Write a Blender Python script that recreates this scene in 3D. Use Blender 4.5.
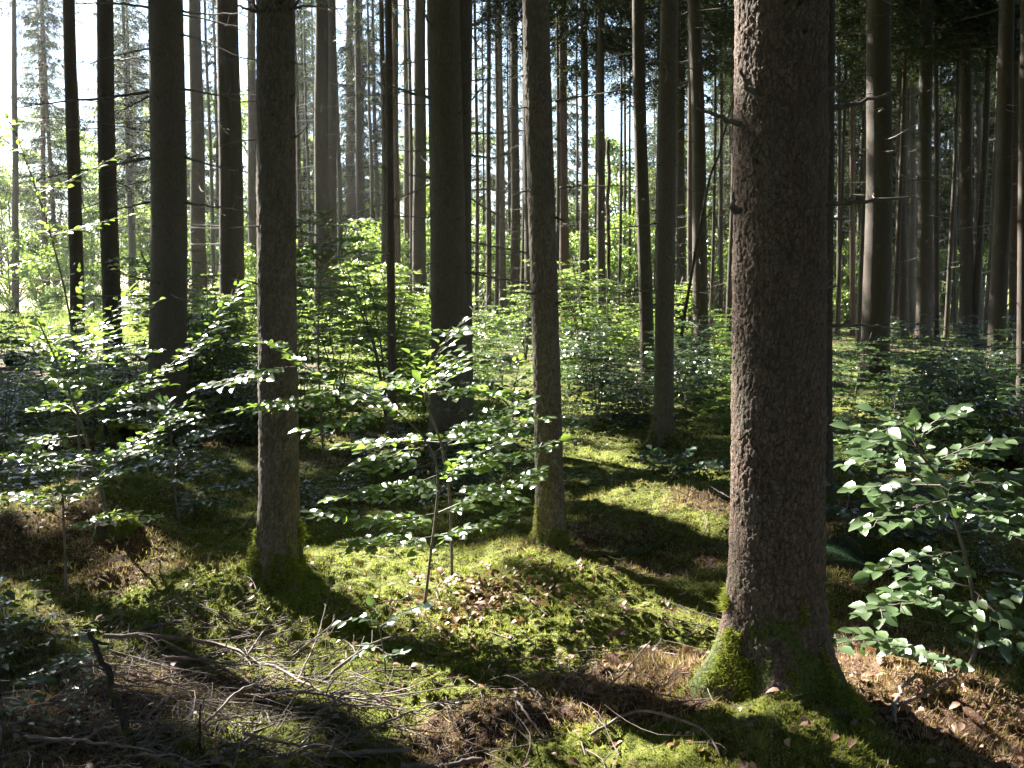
import bpy, math
import numpy as np
from mathutils import Vector

# ------------------------------------------------------------------ camera, light, exposure
S = bpy.context.scene
for o in list(bpy.data.objects):
    bpy.data.objects.remove(o)
PITCH = math.radians(5.4)
F = 1000.0
CAM = np.array([0.0, 0.0, 1.6])
cam = bpy.data.cameras.new('camera')
cam.lens = 36 * F / 1024
cam.sensor_width = 36
cam.clip_start = 0.05
cam.clip_end = 2000
camo = bpy.data.objects.new('camera', cam)
S.collection.objects.link(camo)
camo.location = CAM
camo.rotation_euler = (math.pi / 2 - PITCH, 0, 0)
S.camera = camo

SUN_AZ = math.radians(-45)
SUN_EL = math.radians(38)
SUN = np.array([math.sin(SUN_AZ) * math.cos(SUN_EL), math.cos(SUN_AZ) * math.cos(SUN_EL), math.sin(SUN_EL)])
w = bpy.data.worlds.new('World')
S.world = w
w.use_nodes = True
nt = w.node_tree
sky = nt.nodes.new('ShaderNodeTexSky')
sky.sky_type = 'NISHITA'
sky.sun_disc = False
sky.sun_elevation = SUN_EL
sky.sun_rotation = SUN_AZ
sky.dust_density = 0.4
nt.links.new(sky.outputs[0], nt.nodes['Background'].inputs[0])
nt.nodes['Background'].inputs[1].default_value = 0.05
sl = bpy.data.lights.new('sun', 'SUN')
sl.energy = 5.0
sl.angle = math.radians(0.5)
sl.color = (1.0, 0.94, 0.84)
slo = bpy.data.objects.new('sun', sl)
S.collection.objects.link(slo)
slo.rotation_euler = Vector(-SUN).to_track_quat('-Z', 'Y').to_euler()
S.view_settings.view_transform = 'Standard'
S.view_settings.look = 'None'
S.view_settings.gamma = 1.0
S.view_settings.exposure = 3.0
cy = S.cycles
cy.use_denoising = True
cy.max_bounces = 6
cy.diffuse_bounces = 1
cy.glossy_bounces = 2
cy.transmission_bounces = 4
cy.transparent_max_bounces = 4
cy.caustics_reflective = False
cy.caustics_refractive = False
cy.sample_clamp_indirect = 6.0
cy.use_adaptive_sampling = True
cy.adaptive_threshold = 0.02

COL = S.collection
RNG = np.random.default_rng(7)

# ------------------------------------------------------------------ numeric helpers
def _hash(ix, iy, seed):
    n = (ix.astype(np.int64) * 374761393 + iy.astype(np.int64) * 668265263 + seed * 1442695041) & 0xffffffff
    n = ((n ^ (n >> 13)) * 1274126177) & 0xffffffff
    n = ((n ^ (n >> 16)) * 2246822519) & 0xffffffff
    return ((n ^ (n >> 15)) & 0xffffff) / float(0xffffff)

def vnoise(x, y, seed=0):
    x = np.asarray(x, float); y = np.asarray(y, float)
    ix = np.floor(x); iy = np.floor(y)
    fx = x - ix; fy = y - iy
    fx = fx * fx * (3 - 2 * fx); fy = fy * fy * (3 - 2 * fy)
    a = _hash(ix, iy, seed); b = _hash(ix + 1, iy, seed); c = _hash(ix, iy + 1, seed); d = _hash(ix + 1, iy + 1, seed)
    return (a * (1 - fx) + b * fx) * (1 - fy) + (c * (1 - fx) + d * fx) * fy

def fbm(x, y, o=3, seed=0):
    s = 0; a = .5; t = 0
    for i in range(o):
        s = s + a * vnoise(np.asarray(x) * 2 ** i, np.asarray(y) * 2 ** i, seed + i * 17); t += a; a *= .5
    return s / t

def cells(x, y, seed=0, jit=.9):
    """worley: returns f1, f2, id of the nearest cell"""
    ix = np.floor(x); iy = np.floor(y)
    f1 = np.full(x.shape, 9.0); f2 = np.full(x.shape, 9.0); cid = np.zeros(x.shape); ox = np.zeros(x.shape); oy = np.zeros(x.shape)
    for dx in (-1, 0, 1):
        for dy in (-1, 0, 1):
            cx = ix + dx; cyy = iy + dy
            px = cx + .5 + jit * (_hash(cx, cyy, seed) - .5); py = cyy + .5 + jit * (_hash(cx, cyy, seed + 5) - .5)
            d = np.hypot(px - x, py - y)
            new = d < f1
            f2 = np.where(new, f1, np.minimum(f2, d))
            cid = np.where(new, _hash(cx, cyy, seed + 9), cid)
            ox = np.where(new, x - px, ox); oy = np.where(new, y - py, oy)
            f1 = np.where(new, d, f1)
    return f1, f2, cid, ox, oy

def sstep(a, b, x):
    t = np.clip((x - a) / (b - a), 0, 1)
    return t * t * (3 - 2 * t)

def raydir(px, py):
    px = np.asarray(px, float); py = np.asarray(py, float)
    fwd = np.array([0, math.cos(PITCH), -math.sin(PITCH)]); up = np.array([0, math.sin(PITCH), math.cos(PITCH)])
    return fwd + ((px - 512) / F)[..., None] * np.array([1., 0, 0]) + ((384 - py) / F)[..., None] * up

def at(px, py, Y):
    """the point seen at pixel px, py that lies Y metres ahead"""
    d = raydir(px, py)
    return CAM + d * (Y / d[..., 1:2])

# ------------------------------------------------------------------ terrain
MOUNDS = []     # x, y, height, radius
def terrain0(x, y):
    x = np.asarray(x, float); y = np.asarray(y, float)
    r = np.hypot(x, y)
    far = sstep(18, 60, r)
    h = (fbm(x * .16, y * .16, 2, 3) - .5) * .35 * sstep(2, 14, r)
    h = h + (fbm(x * .9, y * .9, 2, 8) - .5) * .22 * (1 - .5 * far)
    hl = sstep(70, 260, r)
    return h + hl * 3.0 * fbm(x * .01, y * .01, 2, 5)

def terrain(x, y, fine=False):
    h = terrain0(x, y)
    for mx, my, mh, mr in MOUNDS:
        d2 = ((x - mx) ** 2 + (y - my) ** 2) / mr ** 2
        h = h + mh * np.exp(-d2)
    if fine:
        near = 1 - sstep(10, 22, np.hypot(x, y))
        h = h + (fbm(x * 4.2, y * 4.2, 3, 21) - .5) * .09 * near + ((fbm(x * 17, y * 17, 2, 33) - .5) * .045 + (vnoise(x * 60, y * 60, 34) - .5) * .008) * near
    return h

def onground(px, py):
    d = raydir(px, py)
    t = np.linspace(1.5, 140, 9000)
    P = CAM + d[None, :] * t[:, None]
    below = P[:, 2] < terrain0(P[:, 0], P[:, 1])
    if not below.any():
        i = len(t) - 1
    else:
        i = int(np.argmax(below))
    p = P[i].copy()
    p[2] = terrain0(p[0], p[1])
    return p

# ------------------------------------------------------------------ mesh building
class MB:
    def __init__(s):
        s.v = []; s.q = []; s.t = []; s.n = 0; s.mq = []; s.mt = []
    def add(s, v, quads=None, tris=None, mat=0):
        v = np.asarray(v, float).reshape(-1, 3)
        if quads is not None and len(quads):
            q = np.asarray(quads).reshape(-1, 4) + s.n
            s.q.append(q); s.mq.append(np.full(len(q), mat))
        if tris is not None and len(tris):
            t = np.asarray(tris).reshape(-1, 3) + s.n
            s.t.append(t); s.mt.append(np.full(len(t), mat))
        s.v.append(v); s.n += len(v)
    def mesh(s, name, mats, smooth=True):
        m = bpy.data.meshes.new(name)
        v = np.concatenate(s.v) if s.v else np.zeros((0, 3))
        q = np.concatenate(s.q) if s.q else np.zeros((0, 4), int)
        t = np.concatenate(s.t) if s.t else np.zeros((0, 3), int)
        m.vertices.add(len(v)); m.vertices.foreach_set('co', v.astype(np.float32).ravel())
        nl = q.size + t.size
        m.loops.add(nl); m.loops.foreach_set('vertex_index', np.concatenate([q.ravel(), t.ravel()]).astype(np.int32))
        nf = len(q) + len(t)
        m.polygons.add(nf)
        ls = np.concatenate([np.arange(len(q)) * 4, q.size + np.arange(len(t)) * 3]).astype(np.int32)
        m.polygons.foreach_set('loop_start', ls)
        m.polygons.foreach_set('loop_total', np.concatenate([np.full(len(q), 4), np.full(len(t), 3)]).astype(np.int32))
        if smooth:
            m.polygons.foreach_set('use_smooth', np.ones(nf, bool))
        mi = np.concatenate((s.mq or [np.zeros(0)]) + (s.mt or [np.zeros(0)])).astype(np.int32)
        for mm in mats: m.materials.append(mm)
        if len(mats) > 1: m.polygons.foreach_set('material_index', mi)
        m.update(calc_edges=True)
        return m

def attr(m, name, vals):
    a = m.attributes.new(name, 'FLOAT', 'POINT')
    a.data.foreach_set('value', np.asarray(vals, np.float32))

def link(name, mesh, parent=None, loc=None):
    o = bpy.data.objects.new(name, mesh)
    COL.objects.link(o)
    if parent is not None: o.parent = parent
    if loc is not None: o.location = loc
    return o

def tag(o, label=None, cat=None, group=None, kind=None):
    if label: o['label'] = label
    if cat: o['category'] = cat
    if group: o['group'] = group
    if kind: o['kind'] = kind
    return o

def thing(name, loc, label, cat, group=None):
    o = bpy.data.objects.new(name, None)
    o.empty_display_size = .1
    COL.objects.link(o); o.location = loc
    return tag(o, label, cat, group)

def tube(mb, pts, rad, k=6, mat=0, cap=True):
    pts = np.asarray(pts, float); n = len(pts)
    rad = np.broadcast_to(np.asarray(rad, float), (n,))
    T = np.gradient(pts, axis=0)
    T /= np.linalg.norm(T, axis=1)[:, None] + 1e-9
    ref = np.array([0.31, .17, 1.0]) if abs(T[:, 2]).mean() < .75 else np.array([1.0, .21, .1])
    A = np.cross(T, ref); A /= np.linalg.norm(A, axis=1)[:, None] + 1e-9
    B = np.cross(T, A)
    th = np.arange(k) * 2 * math.pi / k
    V = pts[:, None, :] + rad[:, None, None] * (np.cos(th)[None, :, None] * A[:, None, :] + np.sin(th)[None, :, None] * B[:, None, :])
    i = np.arange(n - 1)[:, None] * k; j = np.arange(k)[None, :]; j2 = (j + 1) % k
    q = np.stack([i + j, i + j2, i + k + j2, i + k + j], -1).reshape(-1, 4)
    V = V.reshape(-1, 3)
    tr = []
    if cap:
        V = np.vstack([V, pts[-1:] + T[-1:] * rad[-1]])
        e = (n - 1) * k
        tr = [(e + a, e + (a + 1) % k, n * k) for a in range(k)]
    mb.add(V, q, tr, mat)

def smooth_line(pts, n):
    """Catmull-Rom through the points"""
    P = np.asarray(pts, float)
    if len(P) == 2:
        t = np.linspace(0, 1, n)[:, None]
        return P[0] * (1 - t) + P[1] * t
    E = np.vstack([2 * P[0] - P[1], P, 2 * P[-1] - P[-2]])
    u = np.linspace(0, len(P) - 1 - 1e-6, n)
    i = u.astype(int); t = (u - i)[:, None]
    a, b, c, d = E[i], E[i + 1], E[i + 2], E[i + 3]
    return .5 * ((2 * b) + (c - a) * t + (2 * a - 5 * b + 4 * c - d) * t ** 2 + (3 * b - a - 3 * c + d) * t ** 3)

def unit(a):
    return a / (np.linalg.norm(a, axis=-1, keepdims=True) + 1e-9)

def leaves(mb, pos, dirs, nor, size, ratio=.3, shape='oval', mat=0, curl=.12):
    """a batch of leaves as real little surfaces with a folded midrib"""
    pos = np.asarray(pos); d = unit(np.asarray(dirs)); n = np.asarray(nor)
    s = np.cross(d, n); s = unit(s); n = np.cross(s, d)
    N = len(pos); size = np.broadcast_to(size, (N,))
    if shape == 'oval':
        rows = [(0, 0), (.22, .24), (.5, .33), (.78, .2), (1.0, 0)]
    elif shape == 'long':
        rows = [(0, 0), (.3, .2), (.62, .2), (1.0, 0)]
    else:
        rows = [(0, 0), (.48, .34), (1.0, 0)]
    rt = ratio / .33
    V = []
    for t, wd in rows:
        drop = -curl * t * t * 1.2
        mid = pos + d * (size * t)[:, None] + n * (size * drop)[:, None]
        if wd == 0:
            V.append(mid)
        else:
            wv = s * (size * wd * rt)[:, None]; up = n * (size * wd * .35)[:, None]
            V += [mid - wv + up, mid, mid + wv + up]
    nv = len(V)
    V = np.stack(V, 1)
    quads = []; tris = []
    m = (nv - 2) // 3
    tris += [(0, 2, 1), (0, 3, 2)]
    for r in range(m - 1):
        a = 1 + r * 3
        quads += [(a, a + 1, a + 4, a + 3), (a + 1, a + 2, a + 5, a + 4)]
    a = 1 + (m - 1) * 3
    tris += [(a, a + 1, nv - 1), (a + 1, a + 2, nv - 1)]
    off = (np.arange(N) * nv)[:, None, None]
    q = (off + np.array(quads)[None]).reshape(-1, 4) if quads else None
    t = (off + np.array(tris)[None]).reshape(-1, 3)
    mb.add(V.reshape(-1, 3), q, t, mat)

# ------------------------------------------------------------------ materials
def mat(name):
    m = bpy.data.materials.new(name); m.use_nodes = True
    t = m.node_tree; b = t.nodes['Principled BSDF']
    return m, t, b

def ramp(t, src, stops):
    r = t.nodes.new('ShaderNodeValToRGB')
    e = r.color_ramp.elements
    while len(e) < len(stops): e.new(.5)
    for el, (p, c) in zip(e, stops):
        el.position = p; el.color = (*c, 1)
    t.links.new(src, r.inputs[0])
    return r.outputs[0]

def noise(t, scale, detail=4, vec=None, stretch=None, rough=.55):
    n = t.nodes.new('ShaderNodeTexNoise'); n.inputs['Scale'].default_value = scale; n.inputs['Detail'].default_value = detail
    n.inputs['Roughness'].default_value = rough
    if vec is None:
        tc = t.nodes.new('ShaderNodeTexCoord'); vec = tc.outputs['Object']
    if stretch:
        mp = t.nodes.new('ShaderNodeMapping'); mp.inputs['Scale'].default_value = stretch
        t.links.new(vec, mp.inputs[0]); vec = mp.outputs[0]
    t.links.new(vec, n.inputs['Vector'])
    return n.outputs['Fac']

def mix(t, fac, a, b, mode='MIX'):
    m = t.nodes.new('ShaderNodeMix'); m.data_type = 'RGBA'; m.blend_type = mode
    for sock, v in ((m.inputs[0], fac), (m.inputs[6], a), (m.inputs[7], b)):
        if isinstance(v, bpy.types.NodeSocket): t.links.new(v, sock)
        elif isinstance(v, (int, float)): sock.default_value = v
        else: sock.default_value = (*v, 1)
    return m.outputs[2]

def math_(t, op, a, b=0.0, c=None):
    m = t.nodes.new('ShaderNodeMath'); m.operation = op
    for i, v in enumerate((a, b) if c is None else (a, b, c)):
        if isinstance(v, bpy.types.NodeSocket): t.links.new(v, m.inputs[i])
        else: m.inputs[i].default_value = v
    return m.outputs[0]

def mapr(t, v, a, b, c=0.0, d=1.0):
    m = t.nodes.new('ShaderNodeMapRange'); t.links.new(v, m.inputs[0])
    for i, x in enumerate((a, b, c, d)): m.inputs[i + 1].default_value = x
    return m.outputs[0]

def bump(t, b, h, strength=.5, dist=.01):
    n = t.nodes.new('ShaderNodeBump'); n.inputs['Strength'].default_value = strength; n.inputs['Distance'].default_value = dist
    t.links.new(h, n.inputs['Height']); t.links.new(n.outputs[0], b.inputs['Normal'])

def bark_mat(name, dark, light, mossy=.35, scale=1.0, reddish=(.16, .075, .04)):
    m, t, b = mat(name)
    tc = t.nodes.new('ShaderNodeTexCoord').outputs['Object']
    mp = t.nodes.new('ShaderNodeMapping'); mp.inputs['Scale'].default_value = (1, 1, .62); t.links.new(tc, mp.inputs[0])
    wn = t.nodes.new('ShaderNodeTexNoise'); wn.inputs['Scale'].default_value = 22; wn.inputs['Detail'].default_value = 5; t.links.new(mp.outputs[0], wn.inputs['Vector'])
    wm = t.nodes.new('ShaderNodeMix'); wm.data_type = 'VECTOR'; wm.inputs[0].default_value = .05
    t.links.new(mp.outputs[0], wm.inputs[4]); t.links.new(wn.outputs['Color'], wm.inputs[5])
    vo = t.nodes.new('ShaderNodeTexVoronoi'); vo.feature = 'DISTANCE_TO_EDGE'; vo.inputs['Scale'].default_value = 62 * scale
    t.links.new(wm.outputs[1], vo.inputs['Vector'])
    vc = t.nodes.new('ShaderNodeTexVoronoi'); vc.inputs['Scale'].default_value = 62 * scale; t.links.new(wm.outputs[1], vc.inputs['Vector'])
    edge = mapr(t, vo.outputs['Distance'], .0, .1)
    big = noise(t, 1.7, 5, tc)
    fine = noise(t, 60, 6, tc, (1, 1, .4))
    base = ramp(t, fine, [(.3, dark), (.72, light)])
    cellc = mix(t, mapr(t, vc.outputs['Color'], 0, 1, 0, .45), base, reddish)
    c = mix(t, edge, tuple(x * .85 for x in dark), cellc)
    pl = t.nodes.new('ShaderNodeAttribute'); pl.attribute_name = 'plate'
    c = mix(t, 1.0, c, ramp(t, pl.outputs['Fac'], [(0, (.6, .58, .57)), (.5, (1.2, 1.2, 1.2)), (1, (1.0, 1.0, 1.0))]), 'MULTIPLY')
    c = mix(t, mapr(t, pl.outputs['Fac'], .6, 1, 0, .55), c, tuple(1.5 * x for x in light))
    lich = mapr(t, noise(t, 5.5, 6, tc, (1, 1, .5), .7), .54, .68)
    c = mix(t, math_(t, 'MULTIPLY', lich, .35), c, (.17, .2, .15))
    c = mix(t, mapr(t, big, .35, .7, 0, .55), c, tuple(.7 * x for x in light))
    sx = t.nodes.new('ShaderNodeSeparateXYZ'); t.links.new(tc, sx.inputs[0])
    mn = math_(t, 'ADD', sx.outputs[2], mapr(t, noise(t, 7, 5, tc), .3, .7, .35, -.35))
    mo = mapr(t, mn, mossy, mossy * .35)
    mcol = ramp(t, noise(t, 90, 4, tc), [(.3, (.025, .035, .008)), (.7, (.11, .14, .025))])
    c = mix(t, mo, c, mcol)
    t.links.new(c, b.inputs['Base Color'])
    b.inputs['Roughness'].default_value = .82; b.inputs['Specular IOR Level'].default_value = .3
    h = math_(t, 'ADD', math_(t, 'MULTIPLY', edge, .35), math_(t, 'ADD', math_(t, 'MULTIPLY', fine, .6), math_(t, 'MULTIPLY', vc.outputs['Color'], .4)))
    bump(t, b, h, .9, .012)
    return m

def leaf_mat(name, c1, c2, trans, rough=.38, tw=.5, spec=.5, coat=0.0):
    m, t, b = mat(name)
    g = t.nodes.new('ShaderNodeNewGeometry').outputs['Random Per Island']
    c = ramp(t, g, [(0, c1), (1, c2)])
    c = mix(t, mapr(t, noise(t, 2.3, 2), .3, .7, 0, .4), c, tuple(.6 * x for x in c1))
    t.links.new(c, b.inputs['Base Color'])
    b.inputs['Roughness'].default_value = rough; b.inputs['Specular IOR Level'].default_value = spec
    b.inputs['Coat Weight'].default_value = coat; b.inputs['Coat Roughness'].default_value = .3
    tr = t.nodes.new('ShaderNodeBsdfTranslucent')
    tc = mix(t, g, tuple(.75 * x for x in trans), trans)
    t.links.new(tc, tr.inputs[0])
    ms = t.nodes.new('ShaderNodeMixShader'); ms.inputs[0].default_value = tw
    t.links.new(b.outputs[0], ms.inputs[1]); t.links.new(tr.outputs[0], ms.inputs[2])
    t.links.new(ms.outputs[0], t.nodes['Material Output'].inputs[0])
    return m

def wood_mat(name, c1, c2, rough=.75, sc=30):
    m, t, b = mat(name)
    c = ramp(t, noise(t, sc, 5), [(.3, c1), (.7, c2)])
    t.links.new(c, b.inputs['Base Color']); b.inputs['Roughness'].default_value = rough
    bump(t, b, noise(t, sc * 3, 4), .5, .003)
    return m

M = {}
M['bark_big'] = bark_mat('flaky_bark', (.055, .04, .032), (.17, .13, .105), .2, 1.0)
M['bark'] = bark_mat('spruce_bark', (.036, .03, .024), (.105, .088, .07), .14, 1.5, (.09, .055, .036))
M['bark_near'] = bark_mat('shade_lifted_bark', (.065, .056, .045), (.2, .175, .14), .12, 1.5, (.14, .095, .065))  # spruce bark lightened to offset shade on near trunks; far copy stays dark
M['bark_red'] = bark_mat('reddish_bark', (.05, .034, .025), (.14, .1, .073), .1, 1.3, (.2, .1, .055))
M['bark_pale'] = bark_mat('pale_bark', (.07, .06, .05), (.2, .175, .15), .12, 1.3)
M['dead'] = wood_mat('dead_wood', (.06, .05, .042), (.17, .145, .12))
M['stem'] = wood_mat('sapling_bark', (.06, .05, .04), (.17, .15, .13), .6)
M['twig'] = wood_mat('litter_wood', (.055, .04, .033), (.24, .19, .165), .7, 12)
M['needle'] = leaf_mat('spruce_needles', (.022, .032, .016), (.038, .05, .025), (.09, .12, .035), .65, .25, .15)
M['leaf'] = leaf_mat('beech_leaf', (.05, .095, .04), (.085, .14, .055), (.3, .48, .06), .3, .4, .9, .7)
M['leaf_bush'] = leaf_mat('sun_toned_glossy_leaf', (.07, .125, .05), (.12, .18, .08), (.16, .27, .07), .33, .25, 1.0, .9)  # glossy copy of the beech leaf, colour brightened to look sunlit
M['leaf_cool'] = leaf_mat('shade_toned_leaf', (.035, .07, .035), (.055, .1, .048), (.14, .25, .06), .3, .25, .9, .5)  # leaf colour darkened and cooled to deepen the shaded undergrowth
M['leaf_lime'] = leaf_mat('sun_toned_leaf', (.08, .14, .035), (.14, .2, .06), (.36, .52, .09), .34, .45, .7)  # brighter lime colour stands in for sun on the thicket leaves
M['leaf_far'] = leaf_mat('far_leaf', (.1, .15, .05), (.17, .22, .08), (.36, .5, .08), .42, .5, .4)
M['fern'] = leaf_mat('fern_frond', (.04, .09, .05), (.06, .12, .06), (.1, .2, .05), .4, .3)
M['grass'] = leaf_mat('clearing_grass', (.14, .2, .04), (.26, .3, .08), (.35, .45, .1), .5, .4)
M['dryleaf'] = leaf_mat('dead_leaf', (.22, .12, .07), (.42, .28, .2), (.3, .15, .06), .45, .2, .5)

def moss_mat():
    m, t, b = mat('moss')
    at_ = t.nodes.new('ShaderNodeAttribute'); at_.attribute_name = 'litter'
    g = t.nodes.new('ShaderNodeNewGeometry').outputs['Random Per Island']
    gr = ramp(t, g, [(0, (.11, .13, .015)), (.6, (.23, .25, .035)), (1, (.36, .36, .08))])
    br = ramp(t, g, [(0, (.11, .05, .03)), (.6, (.26, .14, .09)), (1, (.48, .34, .27))])
    gr = mix(t, mapr(t, noise(t, 1.6, 3), .35, .65, 0, .5), gr, (.1, .14, .02))
    c = mix(t, at_.outputs['Fac'], gr, br)
    t.links.new(c, b.inputs['Base Color']); b.inputs['Roughness'].default_value = .6; b.inputs['Specular IOR Level'].default_value = .25
    tr = t.nodes.new('ShaderNodeBsdfTranslucent'); t.links.new(mix(t, .5, c, (.22, .3, .03), 'ADD'), tr.inputs[0])
    ms = t.nodes.new('ShaderNodeMixShader'); ms.inputs[0].default_value = .4
    t.links.new(b.outputs[0], ms.inputs[1]); t.links.new(tr.outputs[0], ms.inputs[2])
    t.links.new(ms.outputs[0], t.nodes['Material Output'].inputs[0])
    return m
M['moss'] = moss_mat()

def ground_mat():
    m, t, b = mat('forest_floor')
    at_ = t.nodes.new('ShaderNodeAttribute'); at_.attribute_name = 'litter'
    ag = t.nodes.new('ShaderNodeAttribute'); ag.attribute_name = 'clearing'
    n1 = noise(t, 45, 6); n2 = noise(t, 9, 5)
    green = ramp(t, n1, [(.3, (.04, .05, .008)), (.7, (.15, .17, .03))])
    brown = ramp(t, n1, [(.3, (.03, .018, .012)), (.55, (.08, .045, .03)), (.75, (.2, .12, .085))])
    f = math_(t, 'ADD', at_.outputs['Fac'], mapr(t, n2, .3, .7, -.25, .25))
    c = mix(t, mapr(t, f, .35, .65), green, brown)
    gr = ramp(t, n2, [(.3, (.13, .17, .04)), (.7, (.24, .26, .08))])
    c = mix(t, ag.outputs['Fac'], c, gr)
    t.links.new(c, b.inputs['Base Color']); b.inputs['Roughness'].default_value = .9; b.inputs['Specular IOR Level'].default_value = .2
    bump(t, b, n1, .7, .02)
    return m
M['ground'] = ground_mat()

# ------------------------------------------------------------------ which trunks stand where (pixel of the base, width, pixel x at the picture's top)
# x_base, y_base, width_px, x_top, crown base height, bark, label
TREES = [
 (15, 322, 6, 14, 11, 'bark', 'slender dark trunk at the far left edge, leftmost spruce of the forest'),
 (44, 318, 5, 42, 12, 'bark_red', 'very thin reddish trunk by the clearing, second from the left edge'),
 (79, 372, 13, 69, 11, 'bark', 'dark straight spruce left of the clearing, third trunk from the left edge'),
 (114, 395, 17, 107, 11, 'bark', 'dark spruce just left of the thick trunk at the clearing'),
 (134, 306, 8, 133, 14, 'bark_pale', 'pale grey trunk standing alone out in the sunlit clearing'),
 (167, 445, 34, 163, 12, 'bark', 'thick trunk at the left with long whorls of bare horizontal branches'),
 (201, 340, 14, 196, 9, 'bark', 'medium grey-brown trunk just right of the thick left trunk with whorls'),
 (234, 370, 23, 229, 12, 'bark', 'stout dark trunk close left of the mossy-footed foreground trunk'),
 (255, 334, 10, 251, 9, 'bark', 'thin dark trunk partly hidden behind the left foreground trunk with mossy foot'),
 (280, 592, 37, 272, 13, 'bark', 'left foreground spruce with bright moss around its sunlit foot'),
 (322, 345, 15, 321, 9, 'bark', 'dark trunk, left and thicker one of a close pair behind the leafy thicket'),
 (332, 338, 10, 332, 10, 'bark', 'right and thinner one of a close pair of dark trunks behind the thicket'),
 (350, 322, 10, 350, 8, 'bark_red', 'orange-brown trunk in warm light, right of the close pair'),
 (362, 332, 7, 357, 9, 'bark', 'thin dark trunk touching the orange-brown one'),
 (392, 446, 8, 386, 8, 'bark', 'thin dark pole-like spruce that reaches down in front of the thicket'),
 (398, 318, 8, 395, 9, 'bark_red', 'brown trunk just right of the thin pole-like spruce'),
 (407, 308, 6, 405, 9, 'bark_pale', 'pale thin trunk far off between the brown and the dark trunk'),
 (420, 330, 13, 421, 10, 'bark', 'dark sturdy trunk left of the thick central pair'),
 (431, 312, 3, 430, 8, 'bark', 'hair-thin trunk close to the left side of the central pair'),
 (449, 456, 34, 449, 12, 'bark', 'thick central trunk, left one of the pair that look like one'),
 (461, 449, 24, 462, 12, 'bark', 'right one of the thick central pair, half hidden behind its neighbour'),
 (489, 326, 5, 489, 9, 'bark', 'thin dark trunk just right of the thick central pair'),
 (503, 312, 7, 499, 9, 'bark_pale', 'pale brown trunk second to the right of the central pair'),
 (515, 322, 9, 513, 9, 'bark', 'dark trunk third to the right of the central pair'),
 (531, 345, 12, 527, 10, 'bark', 'dark brown trunk close behind the slim foreground spruce on its left'),
 (551, 560, 25, 543, 12, 'bark', 'slim grey-brown foreground spruce in the middle, leaning slightly left'),
 (566, 336, 9, 562, 9, 'bark_red', 'brown trunk close behind the slim foreground spruce on its right'),
 (586, 342, 6, 585, 9, 'bark', 'thin dark trunk second right of the slim middle spruce'),
 (602, 346, 8, 602, 8, 'bark', 'narrow dark trunk beside the broken snag, under the sky gap'),
 (630, 312, 3, 630, 8, 'bark', 'hair-thin trunk in the gap left of the reddish-footed spruce'),
 (648, 384, 13, 640, 10, 'bark', 'dark brown spruce with reddish foot, left of the straight grey one'),
 (663, 450, 18, 666, 11, 'bark', 'straight spruce with a mossy root to the left, centre right'),
 (681, 346, 9, 682, 9, 'bark', 'dim trunk just right of the spruce with the mossy root'),
 (690, 350, 6, 690, 9, 'bark_pale', 'thin paler trunk squeezed between two dark ones at centre right'),
 (702, 368, 14, 693, 10, 'bark', 'dark trunk left of the leaning dead pole'),
 (721, 316, 4, 722, 8, 'bark', 'thin upright trunk just left of the huge foreground trunk'),
 (775, 712, 95, 781, 13, 'bark_big', 'huge foreground spruce with flaking bark and mossy roots at the right'),
 (821, 505, 20, 819, 12, 'bark', 'black trunk peeking out right behind the huge foreground spruce'),
 (838, 338, 4, 838, 9, 'bark', 'thin dark stem in the lit gap right of the huge trunk'),
 (853, 318, 5, 852, 9, 'bark_red', 'slender brown trunk between the lit gap and the rim-lit trunk'),
 (875, 388, 25, 880, 10, 'bark', 'sturdy spruce with pink sunlit left rim, right of the huge trunk'),
 (902, 322, 11, 902, 7, 'bark', 'dark trunk close right of the pink-rimmed spruce'),
 (912, 310, 7, 912, 7, 'bark_pale', 'pale sunlit slender trunk in the dark stand at the right'),
 (923, 345, 14, 925, 7, 'bark', 'straight dark trunk in the middle of the dark right stand'),
 (936, 326, 5, 935, 6, 'bark', 'thin stem just right of the middle trunk of the right stand'),
 (955, 314, 3, 954, 6, 'bark', 'hair-thin stem left of the dark trunk with a few bare twigs'),
 (966, 326, 12, 965, 6, 'bark', 'dark trunk with bare twigs in the right stand, base in undergrowth'),
 (978, 312, 8, 979, 6, 'bark', 'dim trunk half behind the one with bare twigs at the right'),
 (996, 374, 16, 1007, 9, 'bark', 'dark trunk near the right edge, leaning right towards its top'),
 (1014, 330, 9, 1015, 7, 'bark_red', 'trunk with a thin sunlit left rim beside the right edge'),
 (1023, 420, 12, 1024, 9, 'bark', 'dark trunk cut off by the right edge of the view'),
]
TB = []
for (xb, yb, wp, xt, cz, bk, lab) in TREES:
    if yb < 335 and xb > 380: yb = 328 + (yb - 305) * .6
    p = onground(xb, yb)
    y = p[1]
    top = at(xt, 0.0, y)
    lean = (top[0] - p[0]) / max(top[2] - p[2], .5)
    TB.append(dict(p=p, r=.5 * wp / F * y / (1 - .82 * max(0., float(at(xb, 200., y)[2])) / 25) ** .9 * (.93 if wp > 90 else 1), lean=(lean, 0.0), cz=cz, bark=bk, label=lab, wp=wp))
BIG = TB[36]; T10 = TB[9]; T25 = TB[25]; T31 = TB[31]; T40 = TB[40]
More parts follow.
